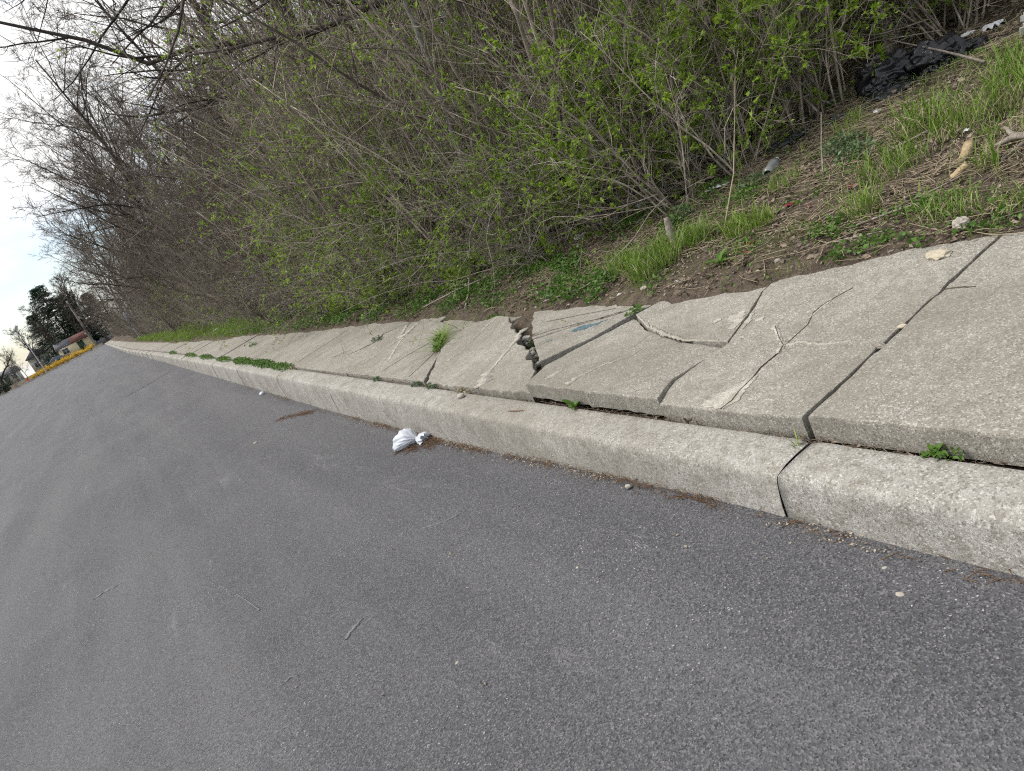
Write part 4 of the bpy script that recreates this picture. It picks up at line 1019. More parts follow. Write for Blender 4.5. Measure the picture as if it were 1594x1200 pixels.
tag(blob('yellow_pebble', (.013, .018, .008), 3.0, 'chip', (2.352, 1.795, wz(2.35, 1.795, -.002)), .4, .3, 1.3, 2, .2), 'little yellow pebble lying in the slab joint', 'stone')
tag(blob('concrete_crumb', (.030, .014, .010), 5.0, 'slab', (2.21, 1.80, wz(2.21, 1.8, -.003)), 1.2, .6, 2.0, 3, .2), 'broken concrete crumb wedged in the slab joint', 'stone')
tag(blob('gutter_pebble', (.011, .015, .010), 8.0, 'stone', (1.425, 2.58, -.012), .4, .3, 1.3, 2, .2), 'white pebble at the foot of the curb', 'stone')
for i, (x, y, s, lab) in enumerate([(1.30, 1.245, .016, 'pale stone chip on the asphalt at the lower right'), (1.38, 1.34, .010, 'small tan chip on the asphalt near the curb foot'), (.385, 2.37, .010, 'brown crumb alone on the asphalt in the lower middle'), (.95, 2.35, .008, 'tiny white chip on the open asphalt'), (.72, 8.4, .03, 'white scrap of stone lying on the road surface')]):
    tag(blob('stone_chip', (s * .6, s * .85, s * .35), 20. + i, 'stone', (x, y, float(road_z(y)) - .006), i, .4, 1.5, 2, .2), lab, 'stone', 'chips on the asphalt')
for i, (x, y) in enumerate([(2.88, 3.9), (2.86, 4.15), (2.83, 4.5), (2.82, 4.75), (2.86, 5.0), (2.93, 5.1), (2.83, 5.25), (2.92, 3.62), (3.02, 2.9), (3.35, 3.05), (3.42, 3.2), (3.14, 3.05)]):
    s = U(.008, .019); tag(blob('bank_pebble', (s, s * 1.3, s * .7), 40. + i, ('stone', 'cblock')[i % 2], (x, y, gz(x, y) - .005), i, .7, 1.3, 2, .2), 'small pale pebble half sunk in the soil behind the broken slabs', 'stone', 'pebbles behind the slabs')

# black rubbish bags under the thicket
BB = [(5.66, 3.80, .24, .27, .22, 'large glossy black rubbish bag, left one of the heap under the thicket'), (5.80, 3.52, .22, .25, .18, 'black rubbish bag in the middle of the heap'), (5.84, 3.26, .11, .16, .09, 'flatter black rubbish bag at the right of the heap'), (5.40, 3.62, .22, .18, .07, 'flat torn black plastic lying in front of the heap'), (5.92, 3.12, .05, .12, .04, 'scrap of black plastic beyond the heap'), (5.18, 3.92, .08, .16, .06, 'small black plastic scrap below the heap'), (5.05, 4.28, .10, .25, .05, 'strip of black plastic half under the shrubs at the left')]
for i, (x, y, a, b, c, lab) in enumerate(BB):
    t = empty('rubbish_bag', (x, y, gz(x, y) - .03), i * .7)
    t.scale = (.78, .78, .74)
    blob('bag_body', (a, b, c), 60. + i, 'black', (0, 0, 0), 0, 1.0, 1.7, 5, .25, t)
    blob('bag_fold', (a * .5, b * .6, c * .55), 75. + i, 'black', (-a * .7, -b * .3, 0), .6, 1.2, 2.0, 5, .2, t)
    tag(t, lab, 'rubbish bag', 'black rubbish bags under the thicket')
# white scraps
WS = [(3.96, 5.97, .14, .20, 'large white plastic scrap at the foot of the thicket, middle of the picture'), (3.80, 5.80, .05, .05, 'small white scrap just below the large one'), (5.05, 6.02, .12, .16, 'white scrap deep under the shrubs, highest of three'), (4.72, 5.75, .10, .12, 'white scrap under the shrubs, lowest of three'), (4.82, 5.62, .06, .08, 'little white scrap between two others under the shrubs'), (4.40, 4.55, .10, .20, 'torn pale cardboard strip at the thicket edge'), (4.38, 5.50, .10, .12, 'white torn paper among green leaves'), (6.24, 3.30, .14, .13, 'bright white plastic scrap at the upper right beyond the black bags'), (6.20, 3.46, .10, .10, 'grey-white scrap beside the black bags'), (5.04, 3.52, .05, .11, 'thin white scrap on the bank below the black bags'), (5.72, 4.36, .05, .06, 'tiny white scrap left of the black bags'), (3.72, 8.75, .08, .09, 'white scrap near the pale trunk'), (3.35, 10.0, .07, .10, 'white scrap at the far foot of the thicket'), (3.62, 10.8, .05, .08, 'tiny white scrap behind the far weeds'), (2.95, 25.0, .16, .2, 'white bag in the bright grass far along the verge'), (2.88, 37.0, .2, .3, 'white scrap on the verge far along the sidewalk'), (4.28, 2.52, .03, .05, 'tiny white chip of plastic above the split logs'), (4.86, 2.30, .04, .05, 'tiny white speck of litter on the upper bank')]
for i, (x, y, w, l, lab) in enumerate(WS):
    tag(sheet('white_scrap', w, l, 3.3 * i + 1, 'paper', (x, y, gz(x, y) + .012), i * 1.3, .35), lab, 'litter', 'white scraps in the thicket and on the bank')
for i, (x, y, w, l, lab) in enumerate([(3.76, 3.36, .05, .09, 'red scrap left of the upright tuft'), (3.83, 2.96, .05, .06, 'red scrap standing by the upright tuft'), (3.68, 3.16, .03, .04, 'small red scrap between the others'), (3.14, 3.20, .04, .05, 'dark red scrap near the rosette weed'), (3.28, 3.30, .05, .07, 'reddish brown scrap behind the rosette weed')]):
    tag(sheet('red_scrap', w * .7, l * .7, 7.7 * i + 2, 'red', (x, y, gz(x, y) + .012), i * 1.1, .4, 6), lab, 'litter', 'red scraps on the bank')
# grey plastic bottle
t = empty('plastic_bottle', (4.42, 4.0, gz(4.42, 4.0) + .045)); t.rotation_euler = (R(82), R(12), 1.9)
mb = MB(); prof = [(0, .028), (.01, .042), (.05, .043), (.09, .040), (.13, .043), (.17, .042), (.20, .03), (.225, .014), (.24, .014)]
P = np.array([[(0, 0, h - .1) for h, _ in prof]]); mb.tubes(P, np.array([[r for _, r in prof]]), 12); mb.build('body', MT['pvc'], t, True)
mb = MB(); mb.tubes(np.array([[(0, 0, .141), (0, 0, .160)]]), np.array([[.017, .016]]), 12); mb.build('cap', MT['paper'], t)
tag(t, 'clear grey plastic bottle lying at the thicket edge', 'bottle')
# split logs, driftwood, stump, sticks
def log(name, pts, rad, mat, label, seed, cat='wood', sides=7, group=None):
    g = np.random.default_rng(seed); pts = np.array(pts, float); s = np.linspace(0, len(pts) - 1, 9)
    P = np.stack([np.interp(s, np.arange(len(pts)), pts[:, c]) for c in range(3)], 1); P[1:-1] += g.normal(0, np.max(rad) * .07, (7, 3))
    Rr = np.interp(s, np.arange(len(rad)), rad) * g.uniform(.92, 1.07, 9)
    mb = MB(); mb.tubes(P[None], Rr[None], sides)
    V = mb.V[0]; V += g.normal(0, np.max(rad) * .05, V.shape)
    mb.F.setdefault(sides, []).append(np.arange(sides)[None, ::-1])
    return tag(mb.build(name, MT[mat], None), label, cat, group)
def gp(x, y, h=0.0): return (x, y, gz(x, y) + h)
def split_log(a, b, w, h, label, seed):
    g_r = random.Random(seed); a, b = Vector(a), Vector(b); d = (b - a).normalized(); s = d.cross(Vector((0, 0, 1))).normalized(); u = s.cross(d)
    sec = [(-.5, -.3), (.1, -.5), (.5, -.15), (.35, .4), (-.2, .5), (-.52, .15)]; V = []; n = 6
    for k in range(n):
        t_ = k / (n - 1)
        for q, (cx_, cy_) in enumerate(sec):
            e = (g_r.uniform(-.12, .12) if k in (0, n - 1) else 0) * w * 2
            V.append(a.lerp(b, t_) + d * e + s * (cx_ + g_r.uniform(-.06, .06)) * w + u * (cy_ + g_r.uniform(-.06, .06)) * h)
    m = len(sec); idx = np.arange(n * m).reshape(n, m); F = np.stack([idx[:-1], np.roll(idx[:-1], -1, 1), np.roll(idx[1:], -1, 1), idx[1:]], -1).reshape(-1, 4)
    me = mesh_np('split_log', [tuple(v) for v in V], [F, np.array([idx[0][::-1], idx[-1]])])
    return tag(link('split_log', me, MT['wood']), label, 'wood')
split_log(gp(3.66, 2.28, .012), gp(3.76, 2.25, .02), .050, .04, 'short cut end of a yellow split log on the bank', 3)
split_log(gp(3.84, 2.31, .015), gp(3.99, 2.35, .04), .055, .045, 'longer yellow split log leaning above the short one', 8)
log('driftwood', [gp(3.90, 2.20, .02), gp(3.93, 2.10, .035), gp(3.91, 2.0, .025), gp(3.95, 1.85, .02)], [.009, .018, .016, .012], 'drift', 'weathered grey driftwood branch at the right edge', 3)
log('driftwood', [gp(3.93, 2.1, .03), gp(3.99, 2.17, .07)], [.016, .007], 'drift', 'short weathered stub rising from the driftwood', 4)
log('driftwood', [gp(3.90, 2.05, .015), gp(3.80, 2.09, .01), gp(3.74, 2.10, .01)], [.012, .010, .006], 'drift', 'thin weathered branch below the driftwood', 5)
log('pale_stump', [gp(3.56, 4.27, -.03), gp(3.57, 4.28, .08), gp(3.60, 4.30, .17)], [.034, .032, .022], 'drift', 'pale broken stub standing upright behind the largest grass tuft', 6)
ST = [([gp(3.30, 4.78, .02), gp(3.48, 4.62, .10), gp(3.66, 4.50, .22), gp(3.74, 4.36, .27)], .008, 'pale bent twig standing beside the upright stub'),
      ([gp(2.86, 5.15, .02), gp(3.0, 4.75, .03), gp(3.14, 4.55, .05)], .008, 'pale stick lying on the soil behind the sunken slab'),
      ([gp(4.05, 3.30, .02), gp(4.30, 3.45, .12), gp(4.62, 3.62, .26)], .006, 'straight pale stick poking from the bank left of the sage clumps'),
      ([gp(3.55, 3.75, .01), gp(3.9, 3.85, .25), gp(4.5, 4.1, .75)], .006, 'tall dry yellow stalk leaning over the bank'),
      ([gp(4.15, 3.05, .02), gp(4.34, 3.10, .05), gp(4.50, 3.02, .04)], .007, 'pale stick lying beside the sage clump'),
      ([gp(3.30, 2.62, .02), gp(3.34, 2.42, .04), gp(3.42, 2.22, .03)], .008, 'grey stick lying across the open bank'),
      ([gp(3.42, 2.52, .02), gp(3.55, 2.3, .03), gp(3.66, 2.2, .03)], .006, 'second grey stick behind the dense short tuft'),
      ([gp(4.20, 2.9, .03), gp(4.35, 2.75, .04)], .010, 'pale broken stick below the tall tuft'),
      ([gp(2.95, 7.9, .03), gp(3.1, 7.2, .10), gp(3.3, 6.7, .10)], .010, 'crooked branch lying at the edge near the slab grass clump'),
      ([gp(2.85, 6.6, .02), gp(3.1, 6.9, .06), gp(3.4, 7.3, .16)], .012, 'thick brown stick on the soil mound'),
      ([gp(5.3, 2.9, .05), gp(5.6, 3.3, .12), gp(5.9, 3.9, .30)], .010, 'long stick lying across the black bags'),
      ([gp(3.15, 2.66, .01), gp(3.2, 2.30, .02)], .005, 'yellowish straw stick on the bank')]
for i, (p, r, lab) in enumerate(ST): log('stick', p, [r, r * .8, r * .5], 'drift' if i != 3 else 'dry', lab, 30 + i, 'stick', 5, 'sticks on the bank')
# concrete blocks at the right edge
for i, (x, y, s, lab) in enumerate([(5.70, 2.80, (.07, .065, .06), 'lower concrete block at the upper right edge'), (5.94, 2.86, (.07, .06, .06), 'upper concrete block at the upper right edge')]):
    bm = bmesh.new(); bmesh.ops.create_cube(bm, size=1)
    for v in bm.verts: v.co = Vector((v.co.x * s[0] * 2, v.co.y * s[1] * 2, v.co.z * s[2] * 1.3)) + Vector((U(-.02, .02), U(-.02, .02), U(-.015, .015)))
    bmesh.ops.bevel(bm, geom=bm.edges[:], offset=.02, segments=2, affect='EDGES')
    me = bpy.data.meshes.new('concrete_block'); bm.to_mesh(me); bm.free()
    o = link('concrete_block', me, MT['cblock'], None, (x, y, gz(x, y) + .06)); o.rotation_euler = (.1, -.1, .6 + i); tag(o, lab, 'concrete block', 'concrete blocks')
# brown needle clump in the gutter, twig on the curb, debris lines
def needles(name, x0, y0, x1, y1, w, n, label, seed, z0f, mat='needle', L=(.03, .10)):
    g = np.random.default_rng(seed); t_ = g.uniform(0, 1, n); t_ = t_[np.array([mnoise.noise((a * abs(y1 - y0) * 1.9, seed * 3.3, 0)) * 2 + .45 for a in t_]) > g.uniform(0, 1, n)] if abs(y1 - y0) > 2 else t_; n = len(t_); x = x0 + (x1 - x0) * t_ + g.normal(0, w, n); y = y0 + (y1 - y0) * t_ + g.normal(0, w, n)
    a = math.atan2(y1 - y0, x1 - x0) + g.normal(0, .6, n); ln = g.uniform(L[0], L[1], n)
    D = np.stack([np.cos(a), np.sin(a), g.normal(0, .12, n)], 1); P = np.stack([x, y, np.array([z0f(b) for b in y]) + g.uniform(.002, .02, n)], 1)
    mb = MB(); mb.tubes(np.stack([P - D * ln[:, None] / 2, P, P + D * ln[:, None] / 2], 1), np.repeat(g.uniform(.0008, .0018, n)[:, None], 3, 1), 3)
    return tag(mb.build(name, MT[mat]), label, 'debris', None, 'stuff')
rzf = lambda y: float(road_z(y)) - .008
needles('needle_clump', 1.40, 8.2, 1.12, 8.9, .035, 240, 'rusty heap of pine needles lying out from the curb', 1, rzf)
needles('needle_clump', 1.44, 4.80, 1.26, 5.15, .035, 160, 'rusty pine needles under the white bag', 2, rzf)
needles('gutter_debris', 1.455, 1.0, 1.455, 7.0, .016, 1500, 'brown needles and twigs caught along the foot of the curb', 3, rzf, 'needle', (.015, .06))
needles('gutter_debris', 1.44, 6.0, 1.42, 14.0, .02, 420, 'dark debris line along the foot of the far curb', 4, rzf, 'litter', (.02, .08))
needles('joint_debris', 1.715, .9, 1.715, 5.2, .010, 700, 'needles and crumbs filling the joint behind the curb', 5, lambda y: .145, 'litter', (.012, .05))
needles('joint_debris', 1.71, 5.2, 1.705, 13, .010, 420, 'dry crumbs in the joint farther along the curb', 6, lambda y: .158, 'litter', (.015, .06))
log('curb_twig', [(1.575, 3.76, .174), (1.585, 3.68, .177), (1.60, 3.62, .175)], [.0025, .003, .002], 'needle', 'tiny brown twig lying on the curb top', 50, 'stick', 5)
g = np.random.default_rng(5)
n = 26; y = g.uniform(.95, 2.6, n); x = 1.712 + g.normal(0, .007, n); ln = g.uniform(.018, .04, n); mb = MB()
leaves(mb, np.stack([x, y, np.full(n, .15) + g.uniform(0, .018, n)], 1), g.normal(0, 1, (n, 3)) * [1, 1, .4], ln, ln * .6, .5, g)
tag(mb.build('joint_leaves', MT['litter']), 'curled dead leaves lying in the joint behind the near curb', 'leaf litter', None, 'stuff')
x = g.uniform(-.6, 1.45, 150); y = g.uniform(1.0, 5.5, 150); k = g.uniform(0, 1, 150) < np.clip((x + .6) / 1.8, .1, 1); x, y = x[k], y[k]; n = len(x); ln = g.uniform(.006, .018, n); mb = MB()
leaves(mb, np.stack([x, y, np.array([float(road_z(b)) + .012 * mnoise.noise((a * .5, b * .35, 2.0)) for a, b in zip(x, y)]) + .004], 1), g.normal(0, 1, (n, 3)) * [1, 1, .1], ln, ln * .5, .5, g)
tag(mb.build('road_crumbs', MT['dry']), 'tan plant crumbs scattered over the asphalt near the curb', 'debris', None, 'stuff')

# ------------------------------------------------------------------ the far end of the road
ZF = lambda x, y: gz(x, y)
MT['cream'] = m_plain('cream_siding', (0.62, 0.55, 0.36), (0.55, 0.49, 0.32), 3, .8)
MT['pale_wall'] = m_plain('pale_siding', (0.42, 0.42, 0.34), (0.36, 0.36, 0.30), 3, .8)
MT['redroof'] = m_plain('red_brown_roof', (0.17, 0.075, 0.06), (0.11, 0.055, 0.045), 4, .85)
MT['greyroof'] = m_plain('grey_roof', (0.17, 0.17, 0.185), (0.12, 0.12, 0.13), 4, .85)
MT['door'] = m_plain('dark_green_door', (0.025, 0.06, 0.04), None, 6, .6)
MT['glass'] = m_plain('window_glass', (0.04, 0.055, 0.07), (0.08, 0.10, 0.12), 3, .15, .6)
MT['white'] = m_plain('white_trim', (0.72, 0.72, 0.70), (0.6, 0.6, 0.58), 8, .6)
MT['galv'] = m_plain('galvanised_metal', (0.42, 0.43, 0.44), (0.34, 0.35, 0.36), 10, .5, .5)
MT['polewood'] = m_plain('pole_wood', (0.26, 0.235, 0.21), (0.17, 0.15, 0.135), 3, .9)
MT['fence'] = m_plain('grey_fence', (0.15, 0.15, 0.165), (0.11, 0.11, 0.12), 3, .85)
MT['forsythia'] = m_leaf('forsythia_blossom', (0.62, 0.40, 0.015), (0.80, 0.55, 0.04), .2)
MT['conifer'] = m_leaf('conifer_needles', (0.012, 0.034, 0.018), (0.030, 0.062, 0.030), .1)
MT['hydrant'] = m_plain('red_enamel', (0.55, 0.06, 0.03), (0.45, 0.05, 0.03), 10, .5)
MT['carpaint'] = m_plain('dark_blue_car_paint', (0.05, 0.08, 0.12), (0.04, 0.065, 0.10), 2, .3, .5)
MT['tyre'] = m_plain('tyre_rubber', (0.02, 0.02, 0.02), None, 10, .9)
MT['signback'] = m_plain('sign_back_metal', (0.36, 0.37, 0.39), (0.28, 0.29, 0.31), 8, .5, .5)
MT['pink'] = m_plain('pink_paper', (0.75, 0.42, 0.45), None, 8, .8)

def house(x0, x1, y0, d, h, roof_h, wall, roof, label, door_x=None, wins=(), rz=0.0, split=None, name='house', gable='x'):
    t = empty(name, ((x0 + x1) / 2, y0, ZF((x0 + x1) / 2, y0) - .1), rz); w = (x1 - x0) / 2
    mb = MB(); mb.box((-w, 0, 0), (w, d, h)); mb.build('wall', MT[wall], t)
    e = .35
    segs = [(-w - e, w + e, roof)] if not split else [(-w - e, split[0], split[1]), (split[0] + .01, w + e, roof)]
    for a, b, rm in segs:
        mb = MB()
        if gable == 'x': V = [(a, -e, h - .05), (b, -e, h - .05), (b, d + e, h - .05), (a, d + e, h - .05), (a, d / 2, h + roof_h), (b, d / 2, h + roof_h)]; F4 = [(0, 1, 5, 4), (2, 3, 4, 5), (0, 3, 2, 1)]; F3 = [(0, 4, 3), (1, 2, 5)]
        else: V = [(a, -e, h - .05), (a, d + e, h - .05), (b, d + e, h - .05), (b, -e, h - .05), (0, -e, h + roof_h), (0, d + e, h + roof_h)]; F4 = [(0, 4, 5, 1), (3, 2, 5, 4), (0, 1, 2, 3)]; F3 = [(0, 3, 4), (1, 5, 2)]
        mb.add(V, [np.array(F4), np.array(F3)]); mb.build('roof', MT[rm], t)
    if door_x is not None:
        mb = MB(); mb.box((door_x - .55, -.06, .1), (door_x + .55, .05, 2.2)); dd = mb.build('door', MT['door'], t)
        mb = MB(); mb.box((.35 + door_x, -.12, 1.05), (.42 + door_x, -.06, 1.15)); mb.build('handle', MT['galv'], dd)
    for wx in wins:
        mb = MB(); mb.box((wx - .6, -.06, 1.0), (wx + .6, .04, 2.1)); f = mb.build('window', MT['white'], t)
        mb = MB(); mb.box((wx - .5, -.075, 1.1), (wx - .03, -.06, 2.0)); mb.build('pane', MT['glass'], f)
        mb = MB(); mb.box((wx + .03, -.075, 1.1), (wx + .5, -.06, 2.0)); mb.build('pane', MT['glass'], f)
    return tag(t, label, 'house')
house(-7.2, -1.6, 165, 7, 2.3, 1.3, 'cream', 'redroof', 'long low cream building with dark door and half grey, half red-brown roof', 1.3, (-1.6,), -.03, (-.2, 'greyroof'), 'low_building')
house(-13.2, -9.4, 178, 8, 3.2, 1.6, 'pale_wall', 'greyroof', 'pale yellow gabled house behind the street lamp', None, (-.8, .9), .05, None, 'house', 'y')
house(-23, -17.5, 195, 8, 2.2, 1.4, 'pale_wall', 'greyroof', 'pale house far left half hidden by bare trees', .5, (-1.6, 2.0), 0, None, 'house')
# forsythia hedge: each bush a thing
def forsythia(seed):
    g = np.random.default_rng(seed); st, bl = MB(), MB(); n = 16
    a = g.uniform(0, 2 * PI, n); D = np.stack([np.cos(a) * .6, np.sin(a) * .6, np.ones(n)], 1)
    P = wander(np.zeros((n, 3)), D, g.uniform(.7, 1.4, n), 6, .12, -.05, g); st.tubes(P, taper(n, 6, np.full(n, .012), np.full(n, .004)), 4)
    q = P[:, 1:].reshape(-1, 3); q = np.repeat(q, 9, 0) + g.normal(0, .13, (len(q) * 9, 3)); q[:, 2] = np.maximum(q[:, 2], .05)
    ln = g.uniform(.07, .14, len(q)); leaves(bl, q, g.normal(0, 1, q.shape), ln, ln * .7, .3, g)
    return st.mesh('stems'), bl.mesh('blossom')
fs = [forsythia(900 + i) for i in range(3)]
for i, x in enumerate(np.linspace(-12.0, -2.0, 13)):
    s, b = fs[i % 3]
    if not s.materials: s.materials.append(MT['twig']); b.materials.append(MT['forsythia'])
    yy = 153 + U(-.4, .4); t = empty('forsythia_bush', (x, yy, ZF(x, yy)), U(0, 6)); t.scale = (1, 1, U(.6, .95))
    link('stems', s, None, t); link('blossom', b, None, t)['kind'] = 'stuff'
    tag(t, 'yellow flowering forsythia bush in the hedge across the road', 'shrub', 'forsythia hedge across the road')
# dark conifer
def conifer(seed, H):
    g = np.random.default_rng(seed); tr, fo = MB(), MB()
    tr.tubes(np.array([[(0, 0, -.2), (0, 0, H * .5), (0, 0, H)]]), np.array([[.26, .16, .03]]), 8)
    n = 460; h = g.uniform(.06, 1, n) ** 1.1 * H * .97; a = g.uniform(0, 2 * PI, n); L = (1 - h / H) ** .75 * H * .42 * g.uniform(.65, 1.1, n) + .5
    S = np.stack([np.zeros(n), np.zeros(n), h], 1); D = np.stack([np.cos(a), np.sin(a), g.normal(-.12, .12, n)], 1)
    P = wander(S, D, L, 5, .06, .03, g); tr.tubes(P, taper(n, 5, np.full(n, .035), np.full(n, .008)), 3)
    t = g.uniform(.2, 1, (n, 46)) * 4; i = np.minimum(t.astype(int), 3); f = (t - i)[..., None]; r = np.arange(n)[:, None]
    q = (P[r, i] * (1 - f) + P[r, i + 1] * f).reshape(-1, 3); q = q + g.normal(0, 1, q.shape) * [.22, .22, .10]
    ln = g.uniform(.16, .40, len(q)); leaves(fo, q, np.repeat(D, 46, 0) + g.normal(0, .6, q.shape) + [0, 0, -.1], ln, ln * .4, .2, g)
    return tr.mesh('trunk'), fo.mesh('foliage')
ct, cf = conifer(31, 14.0); ct.materials.append(MT['dark']); cf.materials.append(MT['conifer'])
for x, y, s, lab in [(-4.4, 176, 1.08, 'tall dark conifer behind the cream building'), (-1.6, 180, .85, 'smaller dark conifer behind the utility pole'), (2.4, 178, .75, 'dark conifer at the end of the sidewalk'), (-8.6, 186, .8, 'dark conifer left of the tall one')]:
    t = empty('conifer', (x, y, ZF(x, y)), U(0, 6)); t.scale = (s, s, s)
    link('trunk', ct, None, t); link('foliage', cf, None, t)['kind'] = 'stuff'; tag(t, lab, 'tree', 'conifers at the end of the road')
clump(-9.6, 170, 1.3, 2.2, 700, 'round dark shrub beside the pale gabled house', 870, 'conifer', .22, None, 1.0, None, 'round_shrub')
for i, (x, y, r, h) in enumerate([(-16.6, 150.4, 1.1, 2.2), (-18.6, 151.0, 1.4, 2.8), (-21.0, 150.6, 1.4, 2.4)]):
    clump(x, y, r, h, 900, 'dark evergreen bramble mass beside the road at the left edge', 880 + i, 'conifer', .22, None, 1.0, 'dark brambles across the bend', 'bramble_mass')
# street lamp
t = empty('street_lamp', (-9.75, 150, ZF(-9.75, 150) - .05))
mb = MB(); mb.tubes(np.array([[(0, 0, 0), (0, 0, 3.5), (0, 0, 6.9)]]), np.array([[.11, .09, .06]]), 10); mb.build('pole', MT['galv'], t, True)
mb = MB(); mb.tubes(np.array([[(0, 0, 6.85), (.08, 0, 7.25), (.4, -.05, 7.6), (.95, -.1, 7.75), (1.7, -.2, 7.8)]]), np.array([[.06, .05, .045, .04, .04]]), 8); mb.build('arm', MT['galv'], t, True)
mb = MB(); mb.tubes(np.array([[(1.6, -.2, 7.8), (1.8, -.2, 7.8), (2.1, -.2, 7.76), (2.3, -.2, 7.75)]]), np.array([[.05, .12, .13, .04]]), 8); mb.build('lamp_head', MT['galv'], t, True)
mb = MB(); mb.box((-.12, -.14, 1.7), (.12, -.10, 2.0)); mb.build('notice', MT['pink'], t)
tag(t, 'grey street lamp with curved arm across the road', 'street lamp')
t = empty('sign_post', (-13.5, 150, ZF(-13.5, 150) - .05)); mb = MB(); mb.tubes(np.array([[(0, 0, 0), (0, 0, 1.1), (0, 0, 2.1)]]), np.array([[.06, .055, .05]]), 8); mb.build('post', MT['galv'], t)
mb = MB(); mb.tubes(np.array([[(0, 0, 2.1), (0, 0, 2.16)]]), np.array([[.06, .03]]), 8); mb.build('cap', MT['galv'], t); tag(t, 'short grey post across the road beside the leftmost tree', 'post')
# utility pole
t = empty('utility_pole', (-1.1, 162, ZF(-1.1, 162) - .05)); mb = MB(); mb.tubes(np.array([[(0, 0, 0), (.03, 0, 4), (.05, 0, 9.5)]]), np.array([[.24, .20, .15]]), 10); mb.build('pole', MT['polewood'], t, True)
mb = MB(); mb.box((-.9, -.26, 8.6), (1.0, -.16, 8.75)); mb.build('crossarm', MT['polewood'], t)
mb = MB(); mb.box((-.45, -.35, 2.6), (-.15, -.1, 3.0)); mb.build('meter_box', MT['galv'], t); tag(t, 'weathered wooden utility pole at the end of the road', 'utility pole')
# grey fence behind the pole: boards one by one
t = empty('board_fence', (.4, 166, ZF(.4, 166) - .1)); me = None
for i in range(16):
    if me is None: mb = MB(); mb.box((-.115, -.02, 0), (.115, .02, 1.5)); me = mb.mesh('board'); me.materials.append(MT['fence'])
    link('board', me, None, t, (-1.9 + i * .25, 0, 0))
for zz in (.3, 1.2): mb = MB(); mb.box((-2.0, .025, zz), (2.0, .07, zz + .1)); mb.build('rail', MT['fence'], t)
tag(t, 'dark grey board fence at the end of the road', 'fence')
# hydrant
t = empty('fire_hydrant', (-12.7, 149.6, ZF(-12.7, 149.6) - .02)); mb = MB(); mb.tubes(np.array([[(0, 0, 0), (0, 0, .06), (0, 0, .07), (0, 0, .5), (0, 0, .58), (0, 0, .68)]]), np.array([[.17, .17, .12, .11, .13, .04]]), 10); mb.build('barrel', MT['hydrant'], t, True)
for s in (-1, 1): mb = MB(); mb.tubes(np.array([[(s * .08, 0, .42), (s * .19, 0, .42)]]), np.array([[.055, .055]]), 8); mb.build('outlet', MT['hydrant'], t)
tag(t, 'small red fire hydrant by the road across the bend', 'fire hydrant')
# parked car beside the cream building
t = empty('parked_car', (-8.0, 161, ZF(-8, 161)), .2); mb = MB()
sec = [(-2.1, .45, .75), (-2.0, .3, .9), (-1.2, .3, .98), (-.6, .3, 1.42), (.7, .3, 1.45), (1.35, .3, 1.0), (2.1, .3, .86), (2.2, .45, .7)]
V = []; F = []
for i, (xx, zl, zt) in enumerate(sec):
    wb = .85; wt = .85 if zt < 1.1 else .68
    V += [(xx, -wb, zl), (xx, -wb, min(zt, .92)), (xx, -wt, zt), (xx, wt, zt), (xx, wb, min(zt, .92)), (xx, wb, zl)]
for i in range(len(sec) - 1):
    for j in range(6): F.append((i * 6 + j, i * 6 + (j + 1) % 6, i * 6 + 6 + (j + 1) % 6, i * 6 + 6 + j))
mb.add(V, [np.array(F), np.array([[5, 4, 3, 2, 1, 0], [42, 43, 44, 45, 46, 47]])]); mb.build('body', MT['carpaint'], t)
for s in (-1, 1):
    for xx in (-1.3, 1.35):
        mb = MB(); mb.tubes(np.array([[(xx, s * .70, .32), (xx, s * .87, .32)]]), np.array([[.32, .32]]), 12); wh = mb.build('wheel', MT['tyre'], t)
        mb = MB(); mb.tubes(np.array([[(xx, s * .865, .32), (xx, s * .885, .32)]]), np.array([[.18, .18]]), 10); mb.build('rim', MT['galv'], wh)
    mb = MB(); mb.add([(-.95, s * .80, .98), (.95, s * .80, .98), (.62, s * .72, 1.36), (-.5, s * .72, 1.36)], [np.array([[0, 1, 2, 3]])]); mb.build('side_window', MT['glass'], t)
mb = MB(); mb.add([(-1.18, -.66, 1.01), (-1.18, .66, 1.01), (-.64, .60, 1.40), (-.64, -.60, 1.40)], [np.array([[0, 1, 2, 3]])]); mb.build('windshield', MT['glass'], t)
tag(t, 'dark blue car parked beside the cream building', 'car')
# traffic sign seen from behind among the brushwood
t = empty('traffic_sign', (2.28, 60, gz(2.28, 60) - .1), R(62)); mb = MB(); mb.tubes(np.array([[(0, 0, 0), (0, 0, 1.2), (0, 0, 2.35)]]), np.array([[.03, .03, .03]]), 6); mb.build('post', MT['galv'], t)
mb = MB(); mb.box((-.30, -.045, 1.35), (.30, -.032, 2.25)); pl = mb.build('sign_panel', MT['signback'], t)
for zz in (1.55, 2.05): mb = MB(); mb.box((-.26, -.03, zz), (.26, -.012, zz + .05)); mb.build('bracket', MT['galv'], pl)
tag(t, 'traffic sign seen from behind among the far brushwood', 'sign')
# tar seam lines across the road
def seam(pts, w, label, seed):
    strip(pts, w, lambda x, y: float(road_z(y)) + .012 * mnoise.noise((x * .5, y * .35, 2.0)) + .004 * mnoise.noise((x * 2, y * 2, 5.0)), road, 'tar', 'tar_seam', lift=.004, seed=seed, step=.15)
MT['tar'] = m_plain('tar', (0.030, 0.030, 0.032), (0.05, 0.05, 0.052), 20, .6)
seam([(1.1, 24.5), (0.5, 24.2), (-.3, 23.9)], [.10, .07, .02], '', 1)

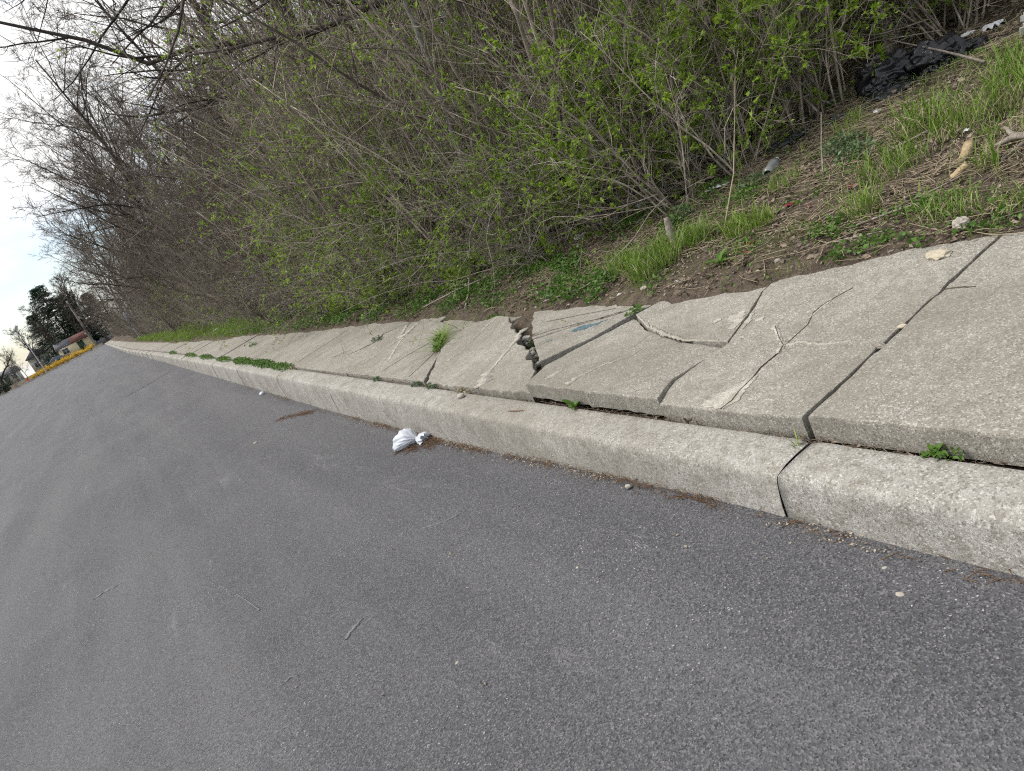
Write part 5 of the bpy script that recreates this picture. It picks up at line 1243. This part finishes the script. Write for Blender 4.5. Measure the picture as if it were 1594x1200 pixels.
for i in range(26):
    f = random.random(); x = 1.98 + .50 * f + U(-.02, .02); y = 3.97 + .98 * f + U(-.03, .03); s = U(.008, .022)
    tag(blob('rubble_piece', (s, s * U(.8, 1.5), s * .8), 200. + i, ('mortar', 'slab', 'cblock')[i % 3], (x, y, wz(x, y, -.085) + U(0, .03)), i, .8, 1.6, 2, .1), 'crumb of broken concrete down in the break beside the heaved slab', 'stone', 'rubble in the deep break')

# grit washed along the foot of the curb
g = np.random.default_rng(91); n = 5200; y = 1.0 + 11 * g.uniform(0, 1, n) ** 1.4; x = 1.472 - np.abs(g.normal(0, .035, n)); k = np.array([mnoise.noise((b * 1.3, 4.4, 0)) for b in y]) * 1.6 + .45 > g.uniform(0, 1, n); x, y = x[k], y[k]; n = len(x)
mb = MB(); ln = g.uniform(.004, .013, n)
leaves(mb, np.stack([x, y, road_z(y) + .004 + g.uniform(-.004, .006, n)], 1), g.normal(0, 1, (n, 3)) * [1, 1, .4], ln, ln * .7, .6, g)
tag(mb.build('gutter_grit', MT['dry2']), 'grit and crumbs washed along the foot of the curb', 'grit', None, 'stuff')

# pale scrapes on the asphalt
MT['scrape'] = m_plain('scraped_asphalt', (0.20, 0.198, 0.195), (0.09, 0.09, 0.092), 120, .85)
SCR = [([(-1.03, 6.35), (-.93, 6.36), (-.81, 6.31)], [.01, .03, .006]), ([(-.14, 4.49), (-.11, 4.27), (-.08, 4.03)], [.003, .005, .006]),
       ([(-.15, 3.09), (-.11, 3.10), (-.08, 3.07)], [.004, .008, .003]), ([(.15, 3.07), (.21, 3.12), (.26, 3.14)], [.006, .016, .005]), ([(.75, 3.65), (.89, 3.50), (.99, 3.46)], [.004, .010, .004])]
for i, (pts, w) in enumerate(SCR):
    strip(pts, w, lambda x, y: float(road_z(y)) + .012 * mnoise.noise((x * .5, y * .35, 2.0)) + .004 * mnoise.noise((x * 2, y * 2, 5.0)), road, 'scrape', 'scrape_mark', lift=.004, seed=60 + i, step=.012, jit=.8)
